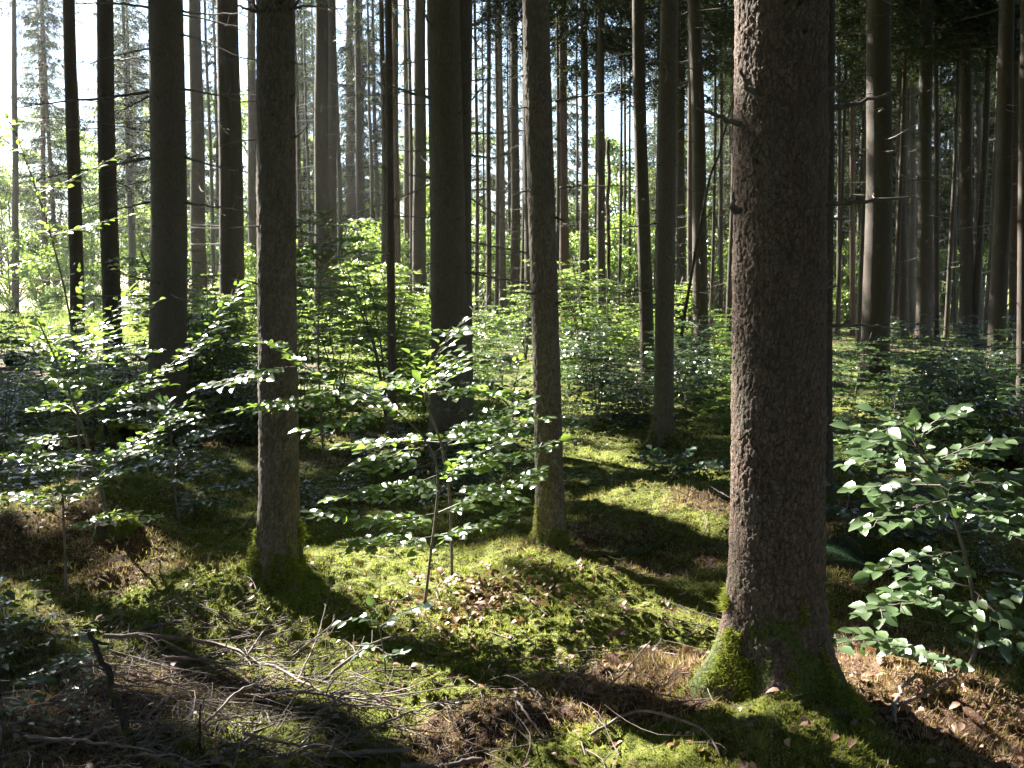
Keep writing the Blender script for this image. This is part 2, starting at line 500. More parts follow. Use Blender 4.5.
# hummocks at the tree feet and the litter ridge in the foreground
MOUNDS += [(BIG['p'][0] - .05, BIG['p'][1] + .05, .07, .45), (T10['p'][0], T10['p'][1], .10, .40), (T25['p'][0], T25['p'][1], .06, .35), (T31['p'][0], T31['p'][1], .06, .4)]
for px, py, mh, mr in ((620, 700, .07, .34), (540, 722, .05, .3), (675, 690, .08, .28), (800, 765, .10, .28), (560, 590, .12, .5), (640, 510, .12, .7),
                       (90, 505, .16, .6), (120, 545, .10, .35), (180, 470, .15, .8), (330, 480, .1, .6), (700, 420, .15, .9), (880, 560, .14, .7), (930, 690, .06, .5)):
    g = onground(px, py); MOUNDS.append((g[0], g[1], mh, mr))

def gz(x, y):
    return float(terrain(np.array([x]), np.array([y]))[0])
def ground_px(px, py):
    g = onground(px, py); g[2] = gz(g[0], g[1]); return g

# ------------------------------------------------------------------ gaps cut into the crowns so sunlight reaches chosen spots of floor and saplings
GAPS = []
def gap(px, py, r, lift=0.0):
    g = onground(px, py); g[2] += lift; GAPS.append((*g, r * .92))
for px, py, r in ((110, 618, .28), (160, 600, .32), (215, 592, .35), (240, 620, .3), (290, 600, .35), (330, 600, .35), (370, 590, .35), (400, 600, .4), (440, 585, .35), (440, 615, .3), (480, 600, .3),
                  (300, 650, .22), (340, 640, .25), (260, 560, .35), (380, 560, .35), (520, 570, .25), (590, 590, .2), (500, 620, .22), (150, 560, .22),
                  (610, 640, .25), (655, 635, .25), (690, 640, .2), (590, 690, .22), (640, 700, .22), (680, 700, .22), (540, 715, .2), (560, 755, .22), (620, 760, .25), (690, 755, .2),
                  (730, 700, .22), (790, 745, .2), (820, 765, .18), (880, 690, .2), (930, 690, .22), (1000, 700, .25), (960, 720, .2), (880, 660, .2), (440, 700, .15), (300, 735, .15), (200, 690, .16), (250, 720, .15), (150, 680, .14), (110, 655, .14), (200, 735, .13), (120, 720, .12), (60, 690, .1), (280, 670, .15), (230, 655, .14), (340, 690, .14), (30, 600, .15), (420, 745, .13), (500, 740, .13),
                  (560, 432, .4), (520, 435, .35), (600, 440, .3), (590, 465, .2), (690, 478, .22), (690, 400, .4), (720, 385, .5), (640, 400, .3),
                  (225, 448, .2), (340, 445, .3), (400, 445, .3), (60, 515, .25), (10, 510, .25), (860, 460, .3), (960, 465, .3), (1000, 470, .25), (940, 400, .35),
                  (470, 420, .35)):
    gap(px, py, r)
for px, py, Y, r in ((868, 565, 5.3, .12), (400, 510, 4.8, .3), (450, 500, 4.9, .3), (350, 500, 4.8, .22), (500, 470, 5.0, .25), (540, 420, 5.4, .3), (300, 370, 4.9, .35), (240, 370, 4.8, .25), (400, 400, 5.0, .3), (460, 400, 5.2, .3), (450, 340, 5.2, .2),
                     (380, 610, 4.2, .15), (430, 450, 5.0, .25),
                     (900, 450, 4.0, .25), (960, 460, 4.0, .25), (1010, 480, 4.0, .25), (860, 480, 4.0, .18), (980, 540, 4.0, .2), (940, 590, 3.9, .15), (830, 650, 3.7, .12), (1000, 600, 3.9, .18), (920, 520, 4.0, .18),
                     (700, 450, 8.7, .25), (570, 400, 7.5, .5),
                     (100, 300, 5.5, .25), (60, 380, 6, .3), (200, 330, 6, .3), (150, 380, 6, .3), (30, 440, 6, .3), (220, 290, 5.6, .25), (180, 420, 6.2, .25),
                     (500, 360, 11, .6), (530, 380, 10, .5), (480, 350, 14, .8), (340, 360, 14, 1.2), (380, 340, 16, 1.4), (300, 330, 17, 1.4), (350, 310, 20, 1.4), (410, 300, 21, 1.4), (250, 310, 20, 1.2), (430, 330, 18, 1.2), (490, 320, 18, 1.0), (560, 330, 20, .9), (620, 320, 22, .9), (220, 330, 17, 1.0), (100, 340, 17, .5), (30, 340, 18, .6),
                     (730, 330, 20, 1.2), (860, 360, 14, .6), (900, 380, 14, .6), (850, 420, 9, .3)):
    GAPS.append((*at(px, py, Y), r * (1.4 if Y < 6 else 1)))
for px in range(-20, 760, 45):
    for Y, r in ((24, 1.3), (31, 1.8), (38, 2.3)):
        GAPS.append((*at(px, 290, Y), r)); GAPS.append((*at(px, 200, Y), r))
# sunlit left rims of the near trunks
for k, zs in ((36, (.2, .5, .8, 1.1, 1.4, 2.2, 2.6)), (9, (.1, .5, .9)), (40, (2.5, 4.5)), (25, (.3,))):
    for z in zs: GAPS.append((TB[k]['p'][0], TB[k]['p'][1], TB[k]['p'][2] + z, .22 if k != 40 else .5))
GAPS = np.array(GAPS)

def open_mask(P, keep=.0, rng=RNG):
    """False for foliage that would stand in one of the canopy's gaps"""
    ok = np.ones(len(P), bool)
    for gx, gy, gz_, r in GAPS:
        d = P - np.array([gx, gy, gz_])
        t = d @ SUN
        perp2 = (d * d).sum(1) - t * t
        rr = r + .002 * np.abs(t)
        ok &= ~((perp2 < rr * rr) & (t > .6))
    if keep: ok |= rng.random(len(P)) < keep
    return ok

# ------------------------------------------------------------------ tree builders
def trunk_mesh(name, r, H, lean, bark, near=0, seed=0, bend=.0):
    """near 0 far, 1 mid, 2 close, 3 the huge trunk; local coordinates, foot at 0"""
    mb = MB()
    if near == 3:
        z = np.concatenate([np.arange(-.35, 3.1, .0045), np.linspace(3.15, 5, 30), np.linspace(5.4, H, 22)]); k = 300
    elif near == 2:
        z = np.concatenate([np.arange(-.3, 3.2, .012), np.linspace(3.3, 6, 30), np.linspace(6.5, H, 20)]); k = 110
    elif near == 1:
        z = np.concatenate([np.arange(-.3, 6, .05), np.linspace(6.3, H, 24)]); k = 30
    else:
        z = np.concatenate([[-.5, 0, .12, .3, .6], np.linspace(1, H, 22)]); k = 14
    th = np.arange(k) / k * 2 * math.pi
    Z, T = np.meshgrid(z, th, indexing='ij')
    rr = r * (1 - .82 * np.clip(Z, 0, H) / H) ** .9
    zz = np.clip(Z, -.3, None)
    lob = sum(np.maximum(0, np.cos(T - a)) ** p * q for a, p, q in ROOTS.get(seed, [(seed * 1.7 % 6.28, 6, .6), (seed * 1.7 % 6.28 + 2.2, 6, .5), (seed * 1.7 % 6.28 + 4.1, 6, .6)]))
    sc = .16 if near < 3 else .15
    rr = rr * (1 + (.22 if near < 3 else .12) * np.exp(-zz / (sc * 1.4)) + lob * np.exp(-zz / sc) * .62)
    rr = rr * (1 + .035 * (fbm(T * 2.2 + seed * 7.1, Z * 1.1 + seed, 2, seed + 40) - .5) + .02 * np.cos(2 * T + seed))
    if near >= 1:
        # knots and swellings at the old branch whorls
        wh = (Z * 2.1 + seed * .37) % 1
        rr = rr * (1 + .018 * np.exp(-((wh - .5) / .09) ** 2))
    plate = np.full(Z.shape, .5)
    if near >= 2:
        U = T * r; cs = .019 if near == 3 else .02
        wx = U + .008 * (fbm(U * 45 + 50, Z * 40, 3, 4) - .5); wz = Z * .72 + .010 * (fbm(U * 40 + 9, Z * 36, 3, 14) - .5)
        # wrap the plate pattern round the trunk
        nper = max(8, round(2 * math.pi * r / cs)); s1 = nper / (2 * math.pi * r)
        f1, f2, cid, ox, oy = cells(wx * s1, wz * s1 * .72, 70 + seed)
        f1b, f2b, cidb, oxb, oyb = cells(wx * s1 * 2.1 + 11, wz * s1 * 2.1, 170 + seed)
        amp = .0036 if near == 3 else .003
        e = np.clip((f2 - f1) * 5, 0, 1); eb = np.clip((f2b - f1b) * 5, 0, 1)
        # every plate is tilted its own way and curls up at one edge
        tx = (cid * 7.3) % 1 - .5; tz = (cid * 13.7) % 1 - .2
        big = fbm(U * 7 + 3, Z * 5, 2, 88)
        d = amp * (.55 * e + .9 * cid + 1.5 * (tx * ox + tz * oy) + (.3 * eb + .7 * cidb + 1.1 * ((cidb * 5 % 1) - .4) * oyb) * .75 + .8 * (fbm(U * 120 + 7, Z * 90, 3, 6) - .5)) * (.55 + .9 * big)
        plate = np.clip(.1 + .75 * e * (.4 + .6 * eb) * (.55 + .5 * cid) + .5 * (cidb - .5) * eb + .5 * (fbm(U * 60, Z * 40, 3, 9) - .5) + .6 * (big - .5), 0, 1)
        rr = rr + d - amp * .6
    X = rr * np.cos(T) + lean[0] * Z; Y = rr * np.sin(T) + lean[1] * Z
    if bend:
        ph = seed * 2.3
        X = X + bend * np.sin(np.clip(Z, 0, 12) / 12 * math.pi) + r * .07 * (np.sin(Z * 1.1 + ph) - math.sin(ph)) * np.clip(Z, 0, 1)
        Y = Y + r * .07 * (np.sin(Z * .9 + ph * 2) - math.sin(ph * 2)) * np.clip(Z, 0, 1)
    V = np.stack([X, Y, Z], -1).reshape(-1, 3)
    n = len(z)
    i = np.arange(n - 1)[:, None] * k; j = np.arange(k)[None]; j2 = (j + 1) % k
    q = np.stack([i + j, i + j2, i + k + j2, i + k + j], -1).reshape(-1, 4)
    mb.add(V, q)
    me = mb.mesh(name, [M[bark]])
    attr(me, 'plate', plate.ravel())
    return me

ROOTS = {36: [(math.radians(186), 10, 1.6), (math.radians(262), 10, 1.1), (math.radians(318), 9, 1.3), (math.radians(95), 6, .6), (math.radians(30), 8, .8)],
         9: [(math.radians(200), 6, .7), (math.radians(300), 8, 1.0), (math.radians(60), 6, .6)],
         31: [(math.radians(215), 10, 2.4), (math.radians(320), 6, .8), (math.radians(80), 6, .6)]}

def crown_mesh(name, H, z0, Rm, base, lean, rng, prune=True, dens=1.0, step=.42, keep=.015, fat=1.0):
    mb = MB()
    zs = []; z = z0
    while z < H - .4:
        for _ in range(max(2, int(rng.integers(4, 7)))):
            zs.append(z + rng.uniform(-.15, .15))
        z += step * rng.uniform(.8, 1.2)
    zs = np.array(zs); nb = len(zs)
    L = Rm * ((H - zs) / (H - z0)) ** .75 * rng.uniform(.7, 1.12, nb)
    low = zs < z0 + 1.6
    L[low] *= rng.uniform(.3, .95, low.sum())
    az = rng.uniform(0, 2 * math.pi, nb)
    da = np.stack([np.cos(az), np.sin(az), np.zeros(nb)], 1)
    sd = np.stack([-np.sin(az), np.cos(az), np.zeros(nb)], 1)
    droop = rng.uniform(.25, .55, nb)
    def bough(i, s):
        return np.stack([lean[0] * zs[i], lean[1] * zs[i], zs[i]], -1) + da[i] * (L[i] * s)[:, None] + np.array([0, 0, 1.0]) * (L[i] * (-droop[i] * s + .28 * s * s))[:, None]
    if prune:
        okb = np.ones(nb, bool)
        for s_ in (.35, .7, 1.0): okb &= open_mask(bough(np.arange(nb), np.full(nb, s_)) + base, .25, rng)
    else: okb = np.ones(nb, bool)
    # wood of the boughs
    ss = np.array([0, .35, .7, 1.0])
    bw = np.stack([bough(np.arange(nb), np.full(nb, s)) for s in ss], 1)
    k = 3; th = np.arange(k) * 2 * math.pi / k
    rad = (.016 * (1.05 - ss))[None, :] * (L / 2.5)[:, None] + .003
    V = bw[:, :, None, :] + rad[:, :, None, None] * (np.cos(th)[None, None, :, None] * sd[:, None, None, :] + np.sin(th)[None, None, :, None] * np.array([0, 0, 1.0]))
    q = []
    for a in range(3):
        for j in range(k):
            q.append((a * k + j, a * k + (j + 1) % k, (a + 1) * k + (j + 1) % k, (a + 1) * k + j))
    q = (np.where(okb)[0] * 4 * k)[:, None, None] + np.array(q)[None]
    mb.add(V.reshape(-1, 3), q.reshape(-1, 4), mat=1)
    # branchlets
    cnt = np.maximum(4, (L / .085 * dens).astype(int)); I = np.repeat(np.arange(nb), cnt); N = len(I)
    s = rng.uniform(.12, 1.0, N) ** .8
    P = bough(I, s)
    side = rng.choice([-1, 1], N) * rng.uniform(.5, 1.1, N)
    D = da[I] * rng.uniform(.3, .8, N)[:, None] + sd[I] * side[:, None]
    D[:, 2] -= rng.uniform(.25, 1.3, N)
    D = unit(D); ln = rng.uniform(.25, .6, N) * (1.15 - .5 * s)
    if prune:
        ok = open_mask(P + D * ln[:, None] * .5 + base, keep, rng)
        P, D, ln = P[ok], D[ok], ln[ok]; N = len(P)
    m = 7
    u = (np.arange(m) + .3) / m
    C = P[:, None, :] + D[:, None, :] * (ln[:, None] * u[None])[:, :, None]
    C[:, :, 2] -= (ln[:, None] * u[None] ** 2) * .25
    sdn = unit(np.cross(D, np.array([0, 0, 1.0])) + 1e-4)
    sgn = np.where(np.arange(m) % 2 == 0, 1, -1)
    dd = unit(D[:, None, :] * .75 + sdn[:, None, :] * (sgn * .75)[None, :, None] + rng.normal(0, .28, (N, m, 3)))
    wl = (ln[:, None] * (.42 - .22 * u[None]))[:, :, None]
    ww = rng.uniform(.014, .028, (N, m))[:, :, None] * fat
    nn = unit(np.cross(dd, np.array([0, 0, 1.0]) + rng.normal(0, .5, (N, m, 3))))
    A = C - nn * ww; B = C + nn * ww; T_ = C + dd * wl
    V = np.stack([A, B, T_], 2).reshape(-1, 3)
    mb.add(V, None, np.arange(len(V)).reshape(-1, 3), 0)
    return mb.mesh(name, [M['needle'], M['stem']], smooth=False)

def dead_branch_mesh(rng, L, r, sag=.12, twigs=5, curve=.15):
    """along +X from the trunk"""
    mb = MB()
    n = 9; s = np.linspace(0, 1, n)
    y = curve * L * (np.sin(s * rng.uniform(1.5, 3.5) + rng.uniform(0, 6)) - math.sin(0)) * s * .5
    z = -sag * L * s * (1.2 - .5 * s) + rng.normal(0, .008 * L, n) * s
    P = np.stack([s * L, y, z], 1)
    tube(mb, P, r * (1 - .85 * s) + .0012, 5)
    for _ in range(twigs):
        u = rng.uniform(.25, .95); i = u * (n - 1); a = int(i); p = P[a] * (1 - (i - a)) + P[min(a + 1, n - 1)] * (i - a)
        l = L * rng.uniform(.08, .28) * (1.2 - u); sg = rng.choice([-1, 1])
        d = np.array([rng.uniform(.4, .9), sg * rng.uniform(.3, .9), rng.uniform(-.45, .25)]); d = d / np.linalg.norm(d)
        q = p + d * l; md = (p + q) / 2 + rng.normal(0, .06 * l, 3)
        tube(mb, [p, md, q], [r * .35, r * .25, .0012], 4)
    return mb.mesh('dead_branch', [M['dead']])

DB = [dead_branch_mesh(np.random.default_rng(100 + i), 1.0, .011, .05 + .12 * (i % 3), 3 + i % 5, .1 + .05 * (i % 4)) for i in range(10)]

def stub_mesh(rng):
    mb = MB(); s = np.linspace(0, 1, 5)
    P = np.stack([s, rng.normal(0, .07, 5) * s, -.15 * s + rng.normal(0, .05, 5) * s], 1)
    tube(mb, P, [.16, .11, .085, .075, .05], 6)
    return mb.mesh('branch_stub', [M['bark']])
STUB = [stub_mesh(np.random.default_rng(60 + i)) for i in range(5)]

def add_dead(root, lean, r, H, z, az, L, rng, rs=1.0):
    o = link('dead_branch', DB[int(rng.integers(len(DB)))], root)
    rz = r * (1 - .8 * z / H)
    o.location = (lean[0] * z + math.cos(az) * rz * .85, lean[1] * z + math.sin(az) * rz * .85, z)
    o.rotation_euler = (rng.uniform(-.3, .3), rng.uniform(-.18, .2), az)
    o.scale = (L, L * .8, L * .8 * rs)
    return o

def branch_px(root, pts, Y, r, k=7, twigs=0, seed=0, mat_='dead'):
    """a bare branch given by the points where it is seen, at real distance Y (or a list of distances)"""
    rng = np.random.default_rng(seed)
    Ys = np.broadcast_to(np.asarray(Y, float), (len(pts),))
    P = np.array([at(p[0], p[1], yy) for p, yy in zip(pts, Ys)]) - np.array(root.location); r *= 1.4
    n = max(8, 4 * len(pts)); C = smooth_line(P, n)
    C[1:-1] += rng.normal(0, .35 * r, (n - 2, 3))
    mb = MB(); s = np.linspace(0, 1, n)
    tube(mb, C, r * (1 - .75 * s), k)
    Lt = np.linalg.norm(P[-1] - P[0])
    for _ in range(twigs):
        i = int(rng.integers(2, n - 1)); dmain = unit(C[i] - C[i - 1])
        d = unit(dmain * .7 + rng.normal(0, .6, 3)); l = Lt * rng.uniform(.06, .2)
        tube(mb, [C[i], C[i] + d * l * .5 + rng.normal(0, .04 * l, 3), C[i] + d * l], [r * .35, r * .25, .001], 4)
    return link('dead_branch', mb.mesh('dead_branch', [M[mat_]]), root)

# ------------------------------------------------------------------ the trees seen in the photograph
ROOT = []
for i, t in enumerate(TB):
    rng = np.random.default_rng(500 + i)
    d = float(np.hypot(t['p'][0], t['p'][1]))
    p = t['p'].copy(); p[2] = gz(p[0], p[1])
    H = float(rng.uniform(23, 28)) * (1 if t['r'] > .07 else .62 if t['r'] > .035 else .45)
    t['H'] = H
    root = thing('spruce_tree', p, t['label'], 'tree', 'spruces of the stand')
    ROOT.append(root)
    near = 3 if i == 36 else 2 if d < 8.5 else 1 if d < 26 else 0
    link('trunk', trunk_mesh('trunk', t['r'], H, t['lean'], 'bark_near' if (d < 13 and i not in (36, 37)) else t['bark'], near, i, rng.uniform(-.05, .05) if i != 36 else 0), root)
    z0 = (1.6 + d * rng.uniform(.2, .25)) if d > 26 else max(t['cz'], 2.6 + .29 * d)  if d > 22 else max(8.6, t['cz'] - 3)
    z0 = min(z0, H * .55)
    Rm = float(np.clip(t['r'] * 9 + 1.3, 1.3, 3.1)) + (1.1 if d < 26 else .2)  # crowns above the view widened to deepen the shade below
    link('crown', crown_mesh('crown', H, z0, Rm, p, t['lean'], rng, True, 1.5, fat=1.1 if d > 26 else 2.5), root)
    # dead lower branches
    if near == 3: nb, zr = 0, (1.6, 3)
    elif near == 2: nb, zr = 8, (1.6, 4.2)
    elif d < 14: nb, zr = 16, (1.3, 5.2)
    elif d < 30: nb, zr = 24, (1.6, z0)
    else: nb, zr = 16, (2.0, z0)
    if t['r'] < .03 or t['wp'] <= 4: nb = 4
    for _ in range(nb):
        z = rng.uniform(*zr)
        L = rng.uniform(.35, 1.0) * (.55 + t['r'] * 4) * (.6 if near == 2 else 1)
        add_dead(root, t['lean'], t['r'], H, z, rng.uniform(0, 6.283), float(L), rng)

for i in range(len(TB)):
    t = TB[i]; d = t['p'][1]
    if d > 16: continue
    rng = np.random.default_rng(3000 + i)
    for _ in range(26 if d < 13 else 10):
        z = round(rng.uniform(.9, 4.6) * 2.1) / 2.1 + rng.normal(0, .03)
        az = rng.uniform(0, 6.283); rz = t['r'] * (1 - .8 * z / t['H']); L = float(rng.uniform(.03, .09))
        o = link('branch_stub', STUB[int(rng.integers(5))], ROOT[i])
        o.location = (t['lean'][0] * z + math.cos(az) * rz * .9, t['lean'][1] * z + math.sin(az) * rz * .9, z)
        o.rotation_euler = (rng.uniform(0, 6.28), rng.uniform(-.5, .4), az); o.scale = (L, .06, .06)
def tY(i): return float(TB[i]['p'][1])
# thick left trunk with whorls of long horizontal branches
for k, (pts, w_) in enumerate((([(150, 8), (115, 3), (70, 4)], .011), ([(150, 92), (105, 98), (60, 102), (15, 108)], .013), ([(152, 48), (128, 53), (92, 62)], .009),
                 ([(150, 158), (110, 165), (70, 173), (18, 184)], .012), ([(150, 96), (130, 106), (112, 116)], .008), ([(150, 202), (120, 208), (82, 213)], .010), ([(152, 148), (130, 158), (98, 176)], .007),
                 ([(178, 10), (205, 14), (250, 12)], .010), ([(178, 33), (205, 42), (250, 62)], .009), ([(178, 13), (215, 22), (262, 33)], .008), ([(180, 88), (215, 94), (262, 95)], .011),
                 ([(180, 156), (215, 166), (252, 173)], .011), ([(182, 202), (215, 207), (255, 212)], .012), ([(150, 132), (120, 126), (60, 120)], .006), ([(180, 120), (200, 122), (228, 121)], .006))):
    branch_px(ROOT[5], pts, [tY(5), tY(5) - .2, tY(5) - .5][:2] + [tY(5) - .5] * (len(pts) - 2), w_, twigs=5, seed=k)
# left foreground spruce
for k, (pts, w_) in enumerate((([(260, 12), (245, 8), (228, 3)], .007), ([(290, 10), (310, 6), (345, 9)], .006), ([(258, 60), (240, 58), (222, 62)], .003), ([(258, 140), (240, 141), (205, 150)], .003), ([(262, 226), (248, 227), (229, 228)], .004),
                 ([(294, 285), (320, 288), (356, 286)], .005), ([(262, 285), (248, 281), (228, 279)], .004), ([(258, 100), (242, 102), (225, 96)], .003), ([(292, 138), (300, 134), (307, 127)], .004), ([(294, 228), (300, 226), (306, 226)], .004), ([(290, 60), (300, 64), (312, 62)], .003),
                 ([(262, 16), (256, 6), (248, -6)], .008), ([(290, 12), (298, 2), (306, -8)], .008))):
    branch_px(ROOT[9], pts, [tY(9), tY(9) - .15, tY(9) - .3], w_, twigs=3, seed=40 + k)
# central pair
for k, (pts, w_) in enumerate((([(430, 98), (400, 90), (362, 76)], .012), ([(432, 26), (424, 14), (426, -6)], .010), ([(470, 26), (500, 14), (530, 2)], .009), ([(472, 155), (492, 158), (520, 150)], .009), ([(472, 272), (488, 273), (505, 270)], .008),
                 ([(430, 178), (412, 175), (392, 165)], .008), ([(430, 150), (410, 151), (390, 149)], .007), ([(472, 190), (490, 189), (512, 190)], .006), ([(430, 105), (396, 104), (360, 110)], .006), ([(472, 100), (486, 82), (492, 62)], .006), ([(430, 236), (420, 232), (410, 232)], .006), ([(472, 180), (482, 180), (490, 184)], .006))):
    branch_px(ROOT[19], pts, [tY(19) - .15, tY(19) - .3, tY(19) - .5], w_, twigs=4, seed=60 + k)
# slim middle spruce
for k, (pts, w_) in enumerate((([(532, 108), (515, 108), (496, 106)], .004), ([(556, 101), (580, 97), (640, 88)], .006), ([(532, 190), (515, 192), (480, 188)], .004), ([(560, 188), (585, 186), (640, 186)], .005), ([(538, 294), (520, 292), (496, 289)], .005), ([(562, 290), (572, 289), (585, 288)], .004), ([(562, 360), (575, 358), (590, 356)], .004))):
    branch_px(ROOT[25], pts, [tY(25), tY(25) - .15, tY(25) - .3], w_, twigs=2, seed=80 + k)
# huge trunk: knobs and broken branches
YB = tY(36); RB = TB[36]['r']
for k, (pts, w_, dy) in enumerate((([(762, 103), (748, 88), (741, 69)], .011, .6), ([(752, 125), (725, 120), (697, 108)], .010, .3), ([(740, 210), (732, 207), (734, 192)], .010, .6), ([(800, 103), (830, 90), (858, 75)], .009, .6),
                 ([(822, 108), (858, 104), (895, 91)], .009, 0), ([(815, 207), (860, 202), (915, 196)], .008, .35), ([(800, 293), (815, 290), (832, 280)], .007, .6), ([(828, 326), (862, 325), (898, 329)], .005, .1),
                 ([(828, 218), (840, 219), (853, 219)], .005, .1), ([(822, 288), (832, 287), (840, 285)], .005, .1))):
    branch_px(ROOT[36], pts, [YB - RB * dy, YB - RB * dy * 1.3, YB - RB * dy * 1.5], w_, twigs=(3 if k in (4, 5) else 0), seed=90 + k, mat_='dead')
# lit long branch on the rim-lit spruce side, low over the undergrowth
branch_px(ROOT[40], [(860, 356), (900, 352), (925, 357), (945, 351), (975, 355)], tY(40) - 2.2, .014, twigs=4, seed=130)
branch_px(ROOT[40], [(852, 325), (880, 326), (898, 330)], tY(40) - 1.5, .010, twigs=2, seed=131)

# moss cushions on the feet of the closest trunks
def moss_blades(mb, P, Nn, ln, wd, rng, lit=None):
    N = len(P)
    a = unit(np.cross(Nn, rng.normal(0, 1, (N, 3))))
    tip = P + Nn * ln[:, None] * .8 + rng.normal(0, .62, (N, 3)) * ln[:, None]
    V = np.stack([P - a * wd[:, None], P + a * wd[:, None], tip], 1).reshape(-1, 3)
    mb.add(V, None, np.arange(3 * N).reshape(-1, 3))

for i, n_, zmax, thr in ((36, 30000, .42, .5), (9, 14000, .3, .42), (25, 6000, .25, .45), (31, 5000, .3, .35)):
    o = [c for c in ROOT[i].children if c.name.startswith('trunk')][0]
    me = o.data
    co = np.empty(len(me.vertices) * 3, np.float32); me.vertices.foreach_get('co', co); co = co.reshape(-1, 3).astype(float)
    no = np.empty(len(me.vertices) * 3, np.float32); me.vertices.foreach_get('normal', no); no = no.reshape(-1, 3).astype(float)
    rng = np.random.default_rng(i)
    sel = np.where((co[:, 2] > -.12) & (co[:, 2] < zmax))[0]
    ang = np.arctan2(co[sel, 1], co[sel, 0])
    f = fbm(ang * 3 + 9, co[sel, 2] * 9, 3, 5) + .35 * (1 - co[sel, 2] / (zmax * .6)) * .6
    sel = sel[f > thr + .12]
    idx = rng.choice(sel, n_)
    P = co[idx] + rng.normal(0, .003, (n_, 3))
    mb = MB()
    moss_blades(mb, P, no[idx], rng.uniform(.008, .024, n_), rng.uniform(.0012, .0028, n_) * (1 if i != 31 else 2), rng)
    m = mb.mesh('moss', [M['moss']], False)
    attr(m, 'litter', np.repeat(np.where(rng.random(n_) < .06, .8, .0), 3))
    mo = link('moss', m, ROOT[i]); mo['kind'] = 'stuff'

# leaning dead pole and the broken snag
def pole(name, pts, Y, r0, r1, label, cat, m='dead', k=8, twigs=0, seed=1):
    P = np.array([at(a, b, y) for (a, b), y in zip(pts, np.broadcast_to(np.asarray(Y, float), (len(pts),)))])
    C = smooth_line(P, max(10, 5 * len(pts))); n = len(C); rng = np.random.default_rng(seed)
    C[1:-1] += rng.normal(0, r0 * .25, (n - 2, 3))
    base = C[0].copy(); mb = MB(); tube(mb, C - base, np.linspace(r0, r1, n), k)
    for _ in range(twigs):
        i = int(rng.integers(1, n - 1)); d = unit(unit(C[i] - C[i - 1]) * .5 + rng.normal(0, .7, 3)); l = rng.uniform(.08, .35) * np.linalg.norm(C[-1] - C[0])* .5
        a = C[i] - base
        tube(mb, [a, a + d * l * .5 + rng.normal(0, .05 * l, 3), a + d * l], [r1 * .7 + .001, r1 * .5 + .001, .001], 4)
    o = link(name, mb.mesh(name, [M[m]]), None, base)
    return tag(o, label, cat)
g = ground_px(676, 372)
pole('leaning_pole', [(676, 372), (702, 215), (722, 140), (737, 84)], [g[1], g[1], g[1], g[1]], .035, .012, 'thin dead pole leaning right, left of the huge foreground trunk', 'dead tree', 'bark', twigs=6)
g = ground_px(609, 340)
pole('broken_snag', [(609, 340), (608.5, 230), (608, 141)], g[1], .06, .055, 'brown broken-off snag beside the narrow dark trunk under the sky gap', 'dead tree', 'bark_red', 10, 2)

def slender_rank():
    rg = np.random.default_rng(4242); tm = [trunk_mesh('trunk', .1, 22, (0, 0), 'bark', 0, 80 + j, .08) for j in range(3)]
    cols = [(384, 30), (411, 36), (440, 40), (476, 34), (483, 44), (496, 38), (508, 48), (522, 33), (540, 42), (556, 36), (575, 40), (580, 30), (594, 46), (618, 36), (622, 50), (637, 44), (654, 33), (672, 38), (676, 48), (710, 34), (716, 44), (728, 30),
            (300, 38), (310, 48), (340, 42), (372, 46), (214, 40), (183, 46), (836, 33), (846, 42), (858, 28), (863, 46), (893, 30), (899, 40), (917, 36), (930, 42), (946, 32), (951, 46), (960, 38), (974, 30), (985, 36), (990, 44), (1003, 32), (1012, 40), (1019, 28)]
    for n_, (px, Y) in enumerate(cols):
        x = (px - 512) / F * Y; p = np.array([x, Y, gz(x, Y)]); r = rg.uniform(.055, .12); H = rg.uniform(17, 23)
        right = px > 760; mid = px > 360
        lab = 'slender dark spruce in the dense ranks of the right background' if right else 'slender dark spruce in the ranks behind the middle trunks' if mid else 'slender dark spruce behind the left trunks and the thicket'
        root = thing('spruce_tree', p, lab, 'tree', 'slender spruces of the background, ' + ('right' if right else 'middle' if mid else 'left'))
        o = link('trunk', tm[n_ % 3], root); o.scale = (r / .1, r / .1, H / 22); 
        z0 = 1.6 + Y * rg.uniform(.19, .25)
        link('crown', crown_mesh('crown', H, z0, rg.uniform(1.2, 2.0), p, (0, 0), rg, True, 1.2, fat=1.1), root)
        for _ in range(14): add_dead(root, (0, 0), r, H, rg.uniform(1.5, z0), rg.uniform(0, 6.283), rg.uniform(.4, 1.3), rg)
slender_rank()

# ------------------------------------------------------------------ unseen neighbours added to shade the scene, and the deeper stand
def copy_tree(src, loc, rz, sc=1.0, label=None, group=None):
    r = src.copy(); COL.objects.link(r); r.location = loc; r.rotation_euler = (0, 0, rz); r.scale = (sc, sc, sc)
    if label: r['label'] = label
    if group: r['group'] = group
    for ch in list(src.children):
        c = ch.copy(); COL.objects.link(c); c.parent = r
    return r

